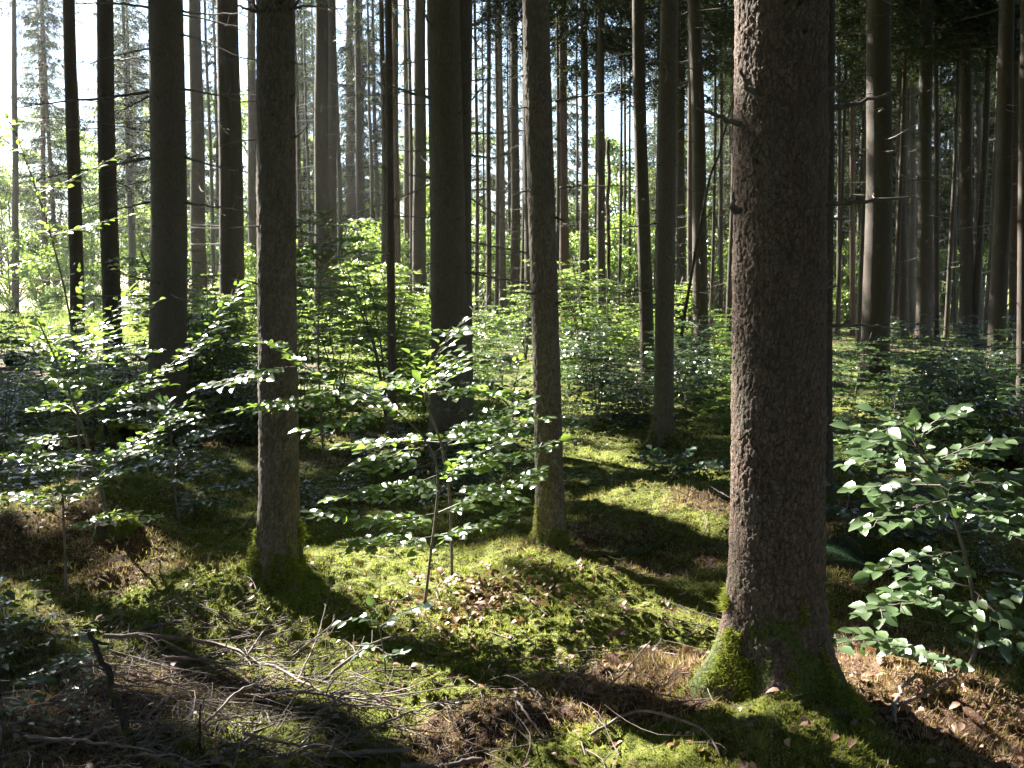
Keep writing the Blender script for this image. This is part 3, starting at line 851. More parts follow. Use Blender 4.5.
rng = np.random.default_rng(42)
XY = [t['p'][:2] for t in TB]
tr_shared = {}
def plain_spruce(x, y, r, H, z0, label, group, seed, prune, dens=.8, fat=1.0, wide=0.0):
    rg = np.random.default_rng(seed)
    p = np.array([x, y, gz(x, y)])
    root = thing('spruce_tree', p, label, 'tree', group)
    if 'm' not in tr_shared: tr_shared['m'] = [trunk_mesh('trunk', .16, 26, (.0, .0), b, 0, 60 + j, .1) for j, b in enumerate(('bark', 'bark', 'bark_red'))]
    o = link('trunk', tr_shared['m'][seed % 3], root); o.scale = (r / .16, r / .16, H / 26)
    link('crown', crown_mesh('crown', H, z0, float(np.clip(r * 9 + 1.3, 1.5, 3.1)) + wide, p, (0, 0), rg, prune, dens, fat=fat), root)
    for _ in range(6):
        add_dead(root, (0, 0), r, H, rg.uniform(min(2, z0 * .8), z0), rg.uniform(0, 6.28), rg.uniform(.5, 1.3), rg)
    return root

def in_view(x, y, m=0): return y > 0 and abs(x) < y * .53 + m
off = 0
for gx in np.arange(-36, 37, 4.3):
    for gy in np.arange(-12, 44, 4.3):
        x = gx + rng.uniform(-1.3, 1.3); y = gy + rng.uniform(-1.3, 1.3)
        if in_view(x, y, .45) or math.hypot(x, y) < 3.0: continue
        sunward = x < -1 and y > 0 and math.hypot(x, y) < 38 and y < 34
        close = math.hypot(x, y) < 17
        right = x > 0 and y > 0 and math.hypot(x, y) < 26
        if not (sunward or close or right): continue
        if min(math.hypot(x - q[0], y - q[1]) for q in XY) < 1.8: continue
        XY.append(np.array([x, y])); off += 1
        plain_spruce(x, y, rng.uniform(.12, .2), rng.uniform(23, 27), rng.uniform(8.5, 10.5), 'tall unseen spruce of the surrounding stand, added to shade the view', 'spruces around the view', 900 + off, True, 1.5 if sunward else .8, 2.5 if sunward else 3.0, .9 if sunward else 0)

# unseen surrounding stand, added behind and beside the view to block sky light
# deeper stand at the right and a thinner one behind the middle
protos = []
for j in range(5):
    rg = np.random.default_rng(700 + j)
    root = plain_spruce(0, 0, .15, 24, (3.5, 5, 6.5, 5.5, 4.2)[j], 'x', 'distant spruces of the dark stand at the right', 700 + j, False, 1.3, 1.3)
    protos.append(root)
spots = []
rg = np.random.default_rng(77)
k = 0
while len(spots) < 46 and k < 4000:
    k += 1
    px = rg.uniform(735, 1060); Y = rg.uniform(42, 80)
    x = (px - 512) / F * Y
    if all(math.hypot(x - a, Y - b) > 2.6 for a, b in spots): spots.append((x, Y))
n_right = len(spots); k = 0
while len(spots) < n_right + 24 and k < 6000:
    k += 1
    px = float(rg.choice([222, 300, 312, 368, 378, 492, 512, 555, 572, 655, 672, 705, 722, 735, 60, 130])) + rg.uniform(-9, 9); Y = rg.uniform(46, 84)
    x = (px - 512) / F * Y
    if all(math.hypot(x - a, Y - b) > 2.6 for a, b in spots): spots.append((x, Y))
for j, (x, Y) in enumerate(spots):
    right = j < n_right
    lab = 'thin distant spruce in the dark stand filling the right background' if right else 'distant spruce beyond the thicket, behind the middle trunks'
    grp = 'distant spruces of the dark stand at the right' if right else 'distant spruces behind the middle trunks'
    src = protos[j % 5]
    loc = (x, Y, gz(x, Y) - .1)
    if j < 5:
        src.location = loc; src.rotation_euler = (0, 0, rg.uniform(0, 6)); src['label'] = lab; src['group'] = grp
    else:
        copy_tree(src, loc, rg.uniform(0, 6.28), rg.uniform(.8, 1.1), lab, grp)

rg2 = np.random.default_rng(314)  # unseen trees added to hold back sky light from behind
for gx in np.arange(-34, 42, 4.6):
    for gy in np.arange(-32, 36, 4.6):
        x = gx + rg2.uniform(-1.3, 1.3); y = gy + rg2.uniform(-1.3, 1.3); d = math.hypot(x, y)
        if in_view(x, y, 1.8) or d < 14 or d > 34: continue
        if x < 1 and y > -3 : continue
        if x > 0 and y > 0 and d < 24: continue
        copy_tree(protos[int(rg2.integers(5))], (x, y, gz(x, y)), rg2.uniform(0, 6.28), rg2.uniform(.85, 1.1), 'tall unseen spruce of the surrounding stand, added to shade the view', 'spruces around the view')

# ------------------------------------------------------------------ broadleaf trees and the wall of leaves round the clearing
def leafy_crown(rg, H, R, zb, n, size, clumps=26, mat_='leaf_far'):
    mb = MB()
    c = rg.normal(0, 1, (clumps, 3)); c = unit(c) * rg.uniform(.25, 1, (clumps, 1)) ** .6
    cz = (zb + H) / 2; hz = (H - zb) / 2
    C = np.stack([c[:, 0] * R, c[:, 1] * R, cz + c[:, 2] * hz * .9], 1)
    cr = rg.uniform(.18, .42, clumps) * R
    i = rg.integers(0, clumps, n)
    o = unit(rg.normal(0, 1, (n, 3))) * (rg.random(n) ** .5 * cr[i])[:, None]; o[:, 2] *= .55
    P = C[i] + o
    D = unit(o * .8 / (cr[i][:, None] + .01) + rg.normal(0, .6, (n, 3)) + np.array([0, 0, -.25]))
    Nn = unit(np.array([0, 0, 1.0]) + rg.normal(0, .45, (n, 3)))
    leaves(mb, P, D, Nn, rg.uniform(.7, 1.3, n) * size, .36, 'dia')
    # limbs to the clumps
    for a in range(clumps):
        z0 = rg.uniform(zb * .5, max(zb, C[a, 2] - R * .5))
        s = np.array([0, 0, max(.3, min(z0, C[a, 2]))])
        m_ = (s + C[a]) / 2 + np.array([0, 0, -.1 * R])
        tube(mb, smooth_line([s, m_, C[a]], 6), np.linspace(.03, .008, 6) * R * .5, 4, 1)
    return mb.mesh('crown', [M[mat_], M['stem']], False)

def simple_trunk(rg, H, r):
    mb = MB(); z = np.linspace(-.2, H * .8, 9)
    P = np.stack([np.cumsum(rg.normal(0, .03 * H / 9, 9)), np.cumsum(rg.normal(0, .03 * H / 9, 9)), z], 1); P[:2, :2] = 0
    tube(mb, P, r * (1 - .8 * np.linspace(0, 1, 9)), 8)
    return mb.mesh('trunk', [M['stem']])

def broadleaf(rg, loc, H, R, zb, n, size, label, group, mat_='leaf_far', name='broadleaf_tree', cl=26):
    root = thing(name, loc, label, 'tree', group)
    link('trunk', simple_trunk(rg, H, .02 * H * .6), root)
    link('crown', leafy_crown(rg, H, R, zb, n, size, cl, mat_), root)
    return root
rg = np.random.default_rng(5)
bp = []
for j, (H, R, zb, n, sz) in enumerate(((11, 3.8, 1.2, 13000, .19), (15, 4.6, 1.5, 17000, .2), (8, 2.8, .4, 9000, .17), (4.2, 1.8, .3, 5000, .12), (5.2, 2.0, .6, 5500, .12))):
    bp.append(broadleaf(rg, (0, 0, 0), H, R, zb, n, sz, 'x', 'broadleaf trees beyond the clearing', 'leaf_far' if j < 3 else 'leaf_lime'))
far_spots = []
for px, Y, j in ((-40, 70, 1), (10, 66, 0), (60, 74, 1), (100, 68, 2), (150, 72, 1), (200, 66, 0), (255, 70, 1), (300, 62, 0), (345, 68, 2), (395, 64, 0), (440, 72, 1), (480, 60, 2), (530, 66, 0), (575, 60, 2), (620, 66, 0), (665, 60, 0), (715, 66, 2), (770, 62, 0), (840, 62, 2), (120, 88, 1), (320, 90, 1), (430, 92, 1), (560, 90, 1), (680, 88, 1), (820, 80, 0), (880, 84, 0), (950, 80, 0)):
    far_spots.append((px, Y, j, 'round pale green broadleaf tree at the far edge beyond the clearing', 'broadleaf trees beyond the clearing'))
for px, Y, j in ((300, 31, 3), (345, 36, 4), (385, 30, 3), (420, 38, 4), (215, 36, 4), (255, 30, 3), (480, 34, 4), (520, 40, 3), (560, 32, 4), (600, 38, 3), (625, 30, 4), (640, 40, 4), (690, 36, 3), (725, 32, 4), (770, 38, 4), (835, 34, 3), (880, 40, 4), (930, 44, 3), (990, 42, 4), (40, 44, 3), (100, 48, 3), (5, 40, 4), (160, 50, 3), (330, 46, 4), (450, 48, 4)):
    far_spots.append((px, Y, j, 'young bushy broadleaf tree glowing green in the thicket between the trunks', 'young broadleaf trees in the thicket'))
used = set()
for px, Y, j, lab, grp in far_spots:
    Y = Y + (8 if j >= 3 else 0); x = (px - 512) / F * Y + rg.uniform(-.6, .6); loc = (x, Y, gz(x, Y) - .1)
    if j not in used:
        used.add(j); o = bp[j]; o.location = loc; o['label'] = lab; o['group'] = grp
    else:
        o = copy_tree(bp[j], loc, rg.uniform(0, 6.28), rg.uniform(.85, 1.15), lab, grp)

# conifers at the edge of the clearing, foliage to the ground
cp = plain_spruce(0, 0, .16, 17, 1.2, 'x', 'dark conifers at the clearing edge', 811, False, .9)
for n_, (px, Y, sc, lab) in enumerate(((-15, 58, 1.0, 'dark conifer with boughs to the ground at the far left of the clearing'), (88, 76, 1.0, 'bushy conifer beyond the clearing behind the third trunk'), (205, 60, 1.0, 'full conifer behind the clearing, right of the thick left trunk'), (300, 56, 1.05, 'full conifer behind the thicket, right of the mossy-footed trunk'), (560, 58, .95, 'full conifer far behind the slim middle spruce'))):
    x = (px - 512) / F * Y; loc = (x, Y, gz(x, Y) - .1)
    if n_ == 0:
        cp.location = loc; cp['label'] = lab; cp['group'] = 'conifers with full boughs beyond the clearing'
    else:
        copy_tree(cp, loc, n_ * 1.3, sc, lab, 'conifers with full boughs beyond the clearing')

# ------------------------------------------------------------------ beech saplings
def spray(mb, wood, P, rng, lsize, tl, step, rad, upv=.0, shape='oval', droop=.1, lm=0):
    """a flat spray of side twigs and alternate leaves along the branch P (n,3)"""
    seg = np.linalg.norm(np.diff(P, axis=0), axis=1); cum = np.concatenate([[0], np.cumsum(seg)]); L = cum[-1]
    def pt(s):
        i = min(np.searchsorted(cum, s, 'right') - 1, len(P) - 2); f = (s - cum[i]) / (seg[i] + 1e-9)
        return P[i] * (1 - f) + P[i + 1] * f, unit(P[i + 1] - P[i])
    pos, dr = [], []
    s = L * .12; sg = 1
    up = np.array([0, 0, 1.0])
    while s < L:
        p, d = pt(s); side = unit(np.cross(d, up)) * sg
        fr = s / L
        l = tl * (1.15 - fr) * rng.uniform(.5, 1.15)
        td = unit(d * rng.uniform(.5, .9) + side * rng.uniform(.6, 1.0) + up * rng.uniform(-.15, .12))
        if l > lsize * .9:
            q = p + td * l; q[2] -= droop * l
            mid = (p + q) / 2 + up * .04 * l
            tube(wood, [p, mid, q], [rad * .45, rad * .3, .0008], 3, 1, False)
            C = smooth_line([p, mid, q], 8); m_ = max(2, int(l / (lsize * .5)))
            for a in range(m_):
                u = (a + .8) / m_; ii = min(int(u * 7), 6); c = C[ii] * (1 - (u * 7 - ii)) + C[min(ii + 1, 7)] * (u * 7 - ii)
                sd2 = unit(np.cross(td, up)) * (1 if a % 2 else -1)
                pos.append(c); dr.append(unit(td * (.75 if a < m_ - 1 else 2) + sd2 * .75 + up * rng.normal(0, .14)))
        else:
            pos.append(p); dr.append(td)
        s += step * rng.uniform(.7, 1.3); sg = -sg
    p, d = pt(L * .999); pos.append(p); dr.append(d)
    if pos:
        pos = np.array(pos); dr = np.array(dr); n = len(pos)
        leaves(mb, pos, dr, unit(np.array([-.3, -.28, 1.0]) + rng.normal(0, .34, (n, 3))), rng.uniform(.65, 1.15, n) * lsize, .33, shape, lm, .1)

def sapling(label, stem, Ys, r, branches, leaf=.055, seed=0, mat_='leaf', auto=0, blen=.5, tl=.2, name='beech_sapling', root_px=True, group=None, step=.045, amin=.3, cat='sapling', bdir=None):
    """stem and branches are given by where they are seen, at real distances"""
    rng = np.random.default_rng(seed)
    Ys = np.broadcast_to(np.asarray(Ys, float), (len(stem),))
    P = np.array([at(a, b, y) for (a, b), y in zip(stem, Ys)])
    if root_px:
        P[0, 2] = gz(P[0, 0], P[0, 1]) - .02
    base = P[0].copy()
    C = smooth_line(P - base, 24)
    root = thing(name, base, label, cat, group)
    mw = MB(); tube(mw, C, np.linspace(r, r * .3, 24), 8)
    link('stem', mw.mesh('stem', [M['stem']]), root)
    mb = MB()
    bl = []
    for pts, yy in branches:
        yv = np.broadcast_to(np.asarray(yy, float), (len(pts),))
        Q = np.array([at(a, b, y) for (a, b), y in zip(pts, yv)]) - base
        j = np.argmin(((C - Q[0]) ** 2).sum(1)); Q[0] = C[j]
        bl.append(smooth_line(Q, 12))
    for a in range(auto):
        u = amin + (1 - amin) * (a + .5) / auto; j = int(u * 23)
        az = a * 2.4 + rng.uniform(-.5, .5)
        if bdir is not None and rng.random() < .6: az = bdir + rng.normal(0, .6)
        L = blen * (1.25 - .75 * u) * rng.uniform(.75, 1.2)
        d = np.array([math.cos(az), math.sin(az), rng.uniform(.15, .5)])
        q1 = C[j] + d * L * .5; q2 = C[j] + np.array([d[0], d[1], d[2] * .55]) * L
        bl.append(smooth_line([C[j], q1, q2], 10))
    bl.append(C[12:])
    for b in bl[:-1]:
        wb = MB(); tube(wb, b, np.linspace(r * .42, .0012, len(b)), 5)
        link('branch', wb.mesh('branch', [M['stem']]), root)
    for b in bl:
        spray(mb, mb, b, rng, leaf, tl * 1.15, step * .72, r * .4)
    link('foliage', mb.mesh('foliage', [M[mat_], M['stem']], False), root)
    return root

# centre foreground sapling, arching left with bright leaves, layered silver sprays
sapling('thin dark beech sapling in the middle foreground, arching left over the mossy-footed trunk', [(424, 628), (430, 560), (438, 480), (425, 440), (388, 405), (345, 385), (300, 366)], [4.9, 4.9, 4.9, 4.9, 4.85, 4.7, 4.6], .008,
        [([(300, 366), (255, 372), (200, 388)], [4.6, 4.5, 4.4]), ([(345, 385), (300, 400), (235, 410)], [4.7, 4.5, 4.3]), ([(320, 372), (285, 350), (255, 340)], [4.6, 4.6, 4.7]),
         ([(437, 480), (400, 488), (330, 500)], [4.9, 4.7, 4.5]), ([(434, 520), (385, 520), (310, 512)], [4.9, 4.7, 4.6]), ([(431, 545), (380, 545), (340, 548)], [4.9, 4.7, 4.6]),
         ([(436, 505), (480, 495), (540, 475)], [4.9, 4.9, 5.0]), ([(433, 530), (480, 525), (525, 508)], [4.9, 4.8, 4.8]), ([(432, 455), (470, 430), (530, 400)], [4.9, 5.0, 5.1]),
         ([(437, 490), (470, 460), (500, 440)], [4.9, 4.8, 4.6]), ([(388, 405), (350, 420), (300, 430)], [4.85, 4.8, 4.8]), ([(425, 440), (400, 455), (350, 470)], [4.9, 4.8, 4.6])],
        .058, 11, 'leaf', 0, tl=.24, step=.04)
sapling('pale-stemmed beech sapling whose top shoot stands before the central trunks', [(452, 578), (450, 500), (440, 440), (425, 395), (440, 350), (462, 322)], [5.4, 5.4, 5.35, 5.3, 5.2, 5.15], .009,
        [([(440, 440), (480, 425), (550, 418)], [5.35, 5.3, 5.2]), ([(446, 470), (500, 460), (560, 440)], [5.35, 5.3, 5.3]), ([(430, 405), (400, 385), (350, 395)], [5.3, 5.3, 5.2]), ([(430, 400), (445, 370), (460, 355)], [5.3, 5.2, 5.1]),
         ([(440, 440), (400, 440), (340, 445)], [5.35, 5.5, 5.6]), ([(450, 500), (500, 490), (540, 470)], [5.4, 5.6, 5.7]), ([(428, 395), (470, 390), (520, 395)], [5.3, 5.3, 5.4])],
        .06, 12, 'leaf', 3, .4, .26, step=.045)
sapling('small beech seedling with a few leaves on the sunny moss by the twigs', [(386, 688), (384, 655), (378, 622), (372, 606)], [4.05, 4.05, 4.0, 3.98], .004,
        [([(380, 628), (400, 615), (425, 606)], 4.0), ([(378, 622), (360, 618), (343, 622)], 4.0), ([(384, 660), (395, 655), (402, 652)], 4.0), ([(383, 650), (368, 648), (358, 655)], 4.0)], .05, 13, 'leaf_cool', 0, tl=.05, step=.03, cat='seedling')
sapling('slim sapling behind the centre with a silver spray reaching the slim spruce', [(516, 478), (514, 440), (513, 400), (520, 360)], [8.2, 8.2, 8.2, 8.1], .009,
        [([(514, 440), (535, 425), (562, 418)], [8.2, 8.0, 7.8]), ([(514, 455), (530, 455), (548, 452)], [8.2, 8.0, 7.8]), ([(514, 430), (490, 425), (465, 432)], 8.1)], .06, 14, 'leaf', 7, .7, .25, step=.06)
sapling('tall thin sapling right of the mossy-footed trunk, dark straight stem', [(324, 462), (320, 400), (318, 330), (322, 260), (330, 215)], [9.3, 9.3, 9.3, 9.2, 9.2], .011, [], .065, 15, 'leaf_lime', 16, .85, .3, step=.06, amin=.45)
sapling('leaning left sapling with a dark stem beside the mossy stump', [(112, 545), (98, 480), (80, 420), (60, 370), (38, 320)], [6.3, 6.2, 6.1, 6.0, 5.9], .013,
        [([(98, 480), (140, 440), (190, 400)], [6.2, 6.1, 6.0]), ([(80, 420), (140, 385), (200, 340), (240, 285)], [6.1, 6.0, 5.9, 5.8]), ([(85, 440), (40, 440), (-10, 430)], [6.1, 6, 5.9]), ([(60, 370), (110, 355), (160, 350)], [6.0, 6.0, 6.0]),
         ([(95, 470), (60, 465), (10, 470)], [6.2, 6.1, 6.0]), ([(50, 350), (20, 340), (-20, 345)], [6, 6, 6]), ([(60, 370), (100, 330), (130, 290)], [6.0, 5.9, 5.8])], .06, 16, 'leaf', 4, .5, .26, step=.045)
sapling('thin arching stem with sparse leaves before the clearing at the left', [(82, 520), (78, 420), (72, 330), (52, 240), (22, 150), (8, 118)], [7.2, 7.2, 7.1, 7.0, 6.9, 6.9], .010,
        [([(72, 330), (85, 310), (80, 268)], 7.1), ([(52, 240), (90, 225), (130, 215)], 7.0), ([(40, 200), (70, 180), (125, 152)], 6.9), ([(22, 150), (5, 140), (-15, 120)], 6.9), ([(60, 265), (30, 262), (0, 270)], 7.0), ([(74, 350), (110, 335), (160, 300)], 7.1)], .06, 17, 'leaf_lime', 3, .4, .12, step=.07)
sapling('cool green leafy sapling between the thick left trunk and the mossy-footed one', [(180, 540), (175, 490), (170, 430), (160, 400)], [6.8, 6.8, 6.7, 6.7], .009,
        [([(175, 490), (200, 470), (235, 455)], 6.7), ([(177, 505), (205, 500), (225, 505)], 6.7), ([(170, 440), (175, 420), (168, 400)], 6.6), ([(172, 455), (200, 435), (230, 425)], 6.7)], .055, 18, 'leaf_cool', 8, .5, .2, step=.05)
sapling('low leafy sapling at the left edge over the brown leaves', [(66, 590), (64, 530), (60, 480), (40, 450)], [5.4, 5.4, 5.4, 5.3], .008, [([(64, 520), (30, 500), (-10, 495)], 5.3), ([(62, 495), (90, 480), (125, 470)], 5.3)], .055, 19, 'leaf', 6, .45, .2, step=.05)
# right foreground bush
sapling('leafy beech bush at the right foreground with white shining upper leaves', [(963, 702), (966, 672), (976, 645), (972, 590), (958, 530), (940, 480), (918, 450), (915, 425)], [4.05, 4.05, 4.05, 4.05, 4.0, 4.0, 3.95, 3.95], .011,
        [([(966, 672), (930, 655), (870, 640), (812, 650)], [4.05, 3.95, 3.8, 3.7]), ([(975, 650), (990, 640), (1005, 655)], 4.0), ([(972, 600), (920, 600), (860, 615)], [4.05, 3.9, 3.8]), ([(972, 590), (1010, 590), (1050, 600)], 4.0), ([(965, 555), (920, 560), (870, 575)], [4, 3.9, 3.85]),
         ([(958, 530), (1000, 530), (1050, 540)], 4.0), ([(950, 505), (905, 510), (862, 525)], [4.0, 3.95, 3.9]), ([(945, 490), (985, 480), (1040, 470)], 4.0), ([(930, 465), (885, 460), (845, 465)], 3.95), ([(918, 450), (890, 440), (862, 445)], 3.95),
         ([(935, 470), (975, 445), (1005, 440)], 3.95), ([(918, 450), (930, 425), (955, 412)], 3.9), ([(915, 430), (900, 425), (885, 430)], 3.95), ([(972, 610), (1010, 625), (1050, 640)], 3.9), ([(955, 520), (980, 505), (1040, 505)], 4.1), ([(940, 480), (900, 485), (850, 490)], 4.1), ([(972, 590), (930, 580), (890, 590)], 4.1)],
        .076, 20, 'leaf_bush', 1, .3, tl=.2, step=.042, cat='bush')
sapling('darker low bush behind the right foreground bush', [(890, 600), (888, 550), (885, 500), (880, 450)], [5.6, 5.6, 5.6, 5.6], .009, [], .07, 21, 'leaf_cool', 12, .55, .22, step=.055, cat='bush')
sapling('small broad-leaved plant at the foot of the spruce with the mossy root', [(668, 480), (664, 470), (660, 455)], [8.6, 8.6, 8.6], .006, [([(666, 475), (690, 468), (725, 462)], 8.5), ([(666, 475), (650, 462), (632, 458)], 8.5), ([(666, 475), (690, 480), (715, 490)], 8.3), ([(664, 470), (650, 478), (645, 482)], 8.4), ([(664, 465), (675, 458), (690, 450)], 8.5)], .08, 22, 'leaf_cool', 2, .3, .2, step=.05, cat='plant')

# undergrowth shrubs: a few shapes, copied
def shrub_proto(j, H, leaf, n, spread, mat_, seed):
    rg = np.random.default_rng(seed)
    root = thing('understory_shrub', (0, 0, 0), 'x', 'shrub')
    mb = MB(); st = MB()
    ns = 2 + j % 3
    for s in range(ns):
        az = rg.uniform(0, 6.28); tipx = math.cos(az) * H * .25; tipy = math.sin(az) * H * .25
        C = smooth_line([(0, 0, -.05), (tipx * .3, tipy * .3, H * .45), (tipx, tipy, H * rg.uniform(.85, 1))], 14)
        tube(st, C, np.linspace(.012, .003, 14) * H * .7, 5)
        for a in range(n):
            u = .12 + .86 * (a + rg.random()) / n; jx = min(int(u * 13), 12); p = C[jx]
            a2 = rg.uniform(0, 6.28); L = spread * (1.15 - .75 * u) * rg.uniform(.6, 1.2)
            d = np.array([math.cos(a2), math.sin(a2), rg.uniform(.05, .4)])
            B = smooth_line([p, p + d * L * .5, p + np.array([d[0], d[1], d[2] * .4]) * L], 7)
            tube(st, B, np.linspace(.005, .001, 7) * H * .7, 3)
            spray(mb, mb, B, rg, leaf, spread * .42, leaf * .8, .004, shape='dia')
    link('stem', st.mesh('stem', [M['stem']]), root)
    link('foliage', mb.mesh('foliage', [M[mat_], M['stem']], False), root)
    return root
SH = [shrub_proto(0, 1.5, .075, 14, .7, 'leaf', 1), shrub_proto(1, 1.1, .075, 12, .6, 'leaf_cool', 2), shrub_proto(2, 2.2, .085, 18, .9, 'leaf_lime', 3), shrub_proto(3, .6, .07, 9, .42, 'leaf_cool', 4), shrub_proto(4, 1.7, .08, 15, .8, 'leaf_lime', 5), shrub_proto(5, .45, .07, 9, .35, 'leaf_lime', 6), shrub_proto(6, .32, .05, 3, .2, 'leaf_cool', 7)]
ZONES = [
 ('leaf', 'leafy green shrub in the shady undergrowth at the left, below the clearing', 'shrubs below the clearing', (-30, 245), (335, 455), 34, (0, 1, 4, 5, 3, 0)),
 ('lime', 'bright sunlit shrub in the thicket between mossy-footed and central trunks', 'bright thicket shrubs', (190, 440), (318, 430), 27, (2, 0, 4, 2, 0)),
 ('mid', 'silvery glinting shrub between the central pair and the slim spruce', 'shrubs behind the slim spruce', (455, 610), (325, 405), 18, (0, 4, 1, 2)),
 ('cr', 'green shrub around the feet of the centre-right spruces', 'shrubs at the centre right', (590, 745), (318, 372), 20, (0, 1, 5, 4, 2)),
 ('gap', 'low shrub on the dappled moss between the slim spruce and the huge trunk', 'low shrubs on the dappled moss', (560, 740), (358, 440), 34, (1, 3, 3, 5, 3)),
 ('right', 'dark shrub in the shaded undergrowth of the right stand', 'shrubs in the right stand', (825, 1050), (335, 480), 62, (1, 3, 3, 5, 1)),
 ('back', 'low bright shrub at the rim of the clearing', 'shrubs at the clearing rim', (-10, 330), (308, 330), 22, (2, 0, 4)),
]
rg = np.random.default_rng(9)
used = set()
def put_shrub(j, x, y, sc, rz, lab, grp):
    loc = (x, y, gz(x, y) - .02)
    if j not in used:
        used.add(j); o = SH[j]; o.location = loc; o.rotation_euler = (0, 0, rz); o.scale = (sc,) * 3
        o['label'] = lab; o['group'] = grp
        return o
    return copy_tree(SH[j], loc, rz, sc, lab, grp)
for _, lab, grp, xr, yr, n, kinds in ZONES:
    for a in range(n):
        px = rg.uniform(*xr); py = rg.uniform(*yr); g = onground(px, py)
        put_shrub(int(rg.choice(kinds)), g[0], g[1], float(rg.uniform(.65, 1.15)), rg.uniform(0, 6.28), lab, grp)
# low plants near the bottom left, and single ones
for a in range(9):
    px = rg.uniform(-30, 95); py = rg.uniform(590, 765); g = onground(px, py)
    put_shrub(6, g[0], g[1], float(rg.uniform(.7, 1.2)), rg.uniform(0, 6.28), 'dim bramble-like plant in the dark bottom left corner', 'plants in the bottom left corner')
for a in range(16):
    px = rg.uniform(290, 500); py = rg.uniform(455, 530); g = onground(px, py)
    put_shrub(3, g[0], g[1], float(rg.uniform(.4, .75)), rg.uniform(0, 6.28), 'low dark plant in the shaded hollow behind the centre saplings', 'low plants in the shaded hollow')
for a in range(10):
    px = rg.uniform(885, 990); py = rg.uniform(500, 590); g = onground(px, py)
    put_shrub(3, g[0], g[1], float(rg.uniform(.4, .7)), rg.uniform(0, 6.28), 'low dim plant under the right foreground bush', 'low plants under the right bush')

# ferns
def fern(loc, n, L, label, seed):
    rg = np.random.default_rng(seed); root = thing('fern', loc, label, 'fern')
    for f in range(n):
        mb = MB(); az = f / n * 6.28 + rg.uniform(-.3, .3); l = L * rg.uniform(.8, 1.1)
        d = np.array([math.cos(az), math.sin(az), 0]); s = np.linspace(0, 1, 26)
        C = d * (l * s)[:, None] + np.array([0, 0, 1.0]) * (l * (.75 * s - .6 * s * s))[:, None]
        tube(mb, C, np.linspace(.003, .001, 26), 3, 1, False)
        sd = np.array([-d[1], d[0], 0]); pos = []; dr = []; sz = []
        for i in range(3, 26):
            wl = l * .3 * math.sin(math.pi * (s[i] * .85 + .12)) ** .8
            for sg in (-1, 1):
                for q in np.linspace(.1, .95, 7):
                    b = C[i] + (sd * sg + d * .25) * wl * q - np.array([0, 0, .15 * wl * q * q])
                    for s2 in (-1, 1):
                        pos.append(b); dr.append(unit(d * s2 + sd * sg * .6)); sz.append(wl * .22 * (1.15 - q))
        leaves(mb, np.array(pos), np.array(dr), np.tile([0, 0, 1.0], (len(pos), 1)), np.array(sz), .3, 'dia')
        link('frond', mb.mesh('frond', [M['fern'], M['stem']], False), root)
    return root
for k, (px, py, n, L, lab) in enumerate(((868, 588, 9, .4, 'dark blue-green fern in the shade right of the huge trunk'), (40, 470, 7, .4, 'fern in the undergrowth at the left edge'))):
    fern(ground_px(px, py), n, L, lab, k)

# ------------------------------------------------------------------ ground
def litter_amount(x, y):
    v = sstep(.52, .7, fbm(x * .55 + 3, y * .55, 3, 61)) * .6 + .35 * sstep(.5, .7, fbm(x * 2.5, y * 2.5, 2, 77))
    for gx, gy, r, a in LIT:
        v = v + a * np.exp(-((x - gx) ** 2 + (y - gy) ** 2) / r ** 2)
    return np.clip(v, 0, 1)
LIT = []
for px, py, r, a in ((600, 715, .3, 1.2), (680, 705, .26, 1.1), (500, 730, .3, .8), (650, 645, .28, -1.2), (570, 660, .3, -1.2), (500, 680, .3, -1.0), (460, 610, .3, .9), (510, 600, .25, .8), (930, 700, .5, .9), (860, 665, .3, .7), (990, 740, .4, .9), (150, 700, .5, .45), (60, 720, .6, .8), (640, 560, .8, .5), (390, 590, .4, -.8), (300, 740, .5, -.6), (440, 660, .35, -1.0), (560, 650, .3, -1.0), (420, 700, .3, -.6), (30, 530, .6, .7), (450, 730, .4, .5),
                     (250, 600, .5, -1), (350, 600, .45, -1), (180, 600, .5, -1), (560, 600, .4, -1), (640, 640, .22, -.6), (560, 758, .3, -1.2), (620, 762, .25, -1.0), (790, 740, .2, -1), (700, 470, 1.0, -.6), (600, 470, 1.0, -.8), (360, 640, .3, -.7), (350, 700, .2, -.5)):
    g = onground(px, py); LIT.append((g[0], g[1], r, a))
def clearing_amount(x, y):
    ang = np.degrees(np.arctan2(x, y))
    return sstep(29, 34, np.hypot(x, y)) * (1 - sstep(-12, -6, ang + 1.5 * np.sin(y * .3)))

# polar sheet: fine near the camera, coarse to the horizon
rad = np.concatenate([np.geomspace(.35, 2.2, 40), np.arange(2.22, 7.0, .016), np.arange(7.0, 14, .04), np.arange(14, 40, .16), np.geomspace(40.5, 290, 50)])
angf = np.radians(np.arange(-46, 46.01, .14)); angc = np.radians(np.arange(48, 313, 3.0))
ang = np.concatenate([angf, angc])
R_, A_ = np.meshgrid(rad, ang, indexing='ij')
X = R_ * np.sin(A_); Y = R_ * np.cos(A_); Z = terrain(X, Y, True)
nr, na = R_.shape
i = np.arange(nr - 1)[:, None] * na; j = np.arange(na)[None]; j2 = (j + 1) % na
q = np.stack([i + j, i + na + j, i + na + j2, i + j2], -1)[:, :, ::-1].reshape(-1, 4)
mb = MB()
V = np.stack([X, Y, Z], -1).reshape(-1, 3)
V = np.vstack([V, [[0, 0, float(terrain(np.array([0.]), np.array([0.]), True)[0])]]])
fan = [(a, (a + 1) % na, nr * na) for a in range(na)]
mb.add(V, q, fan)
gm = mb.mesh('forest_floor', [M['ground']])
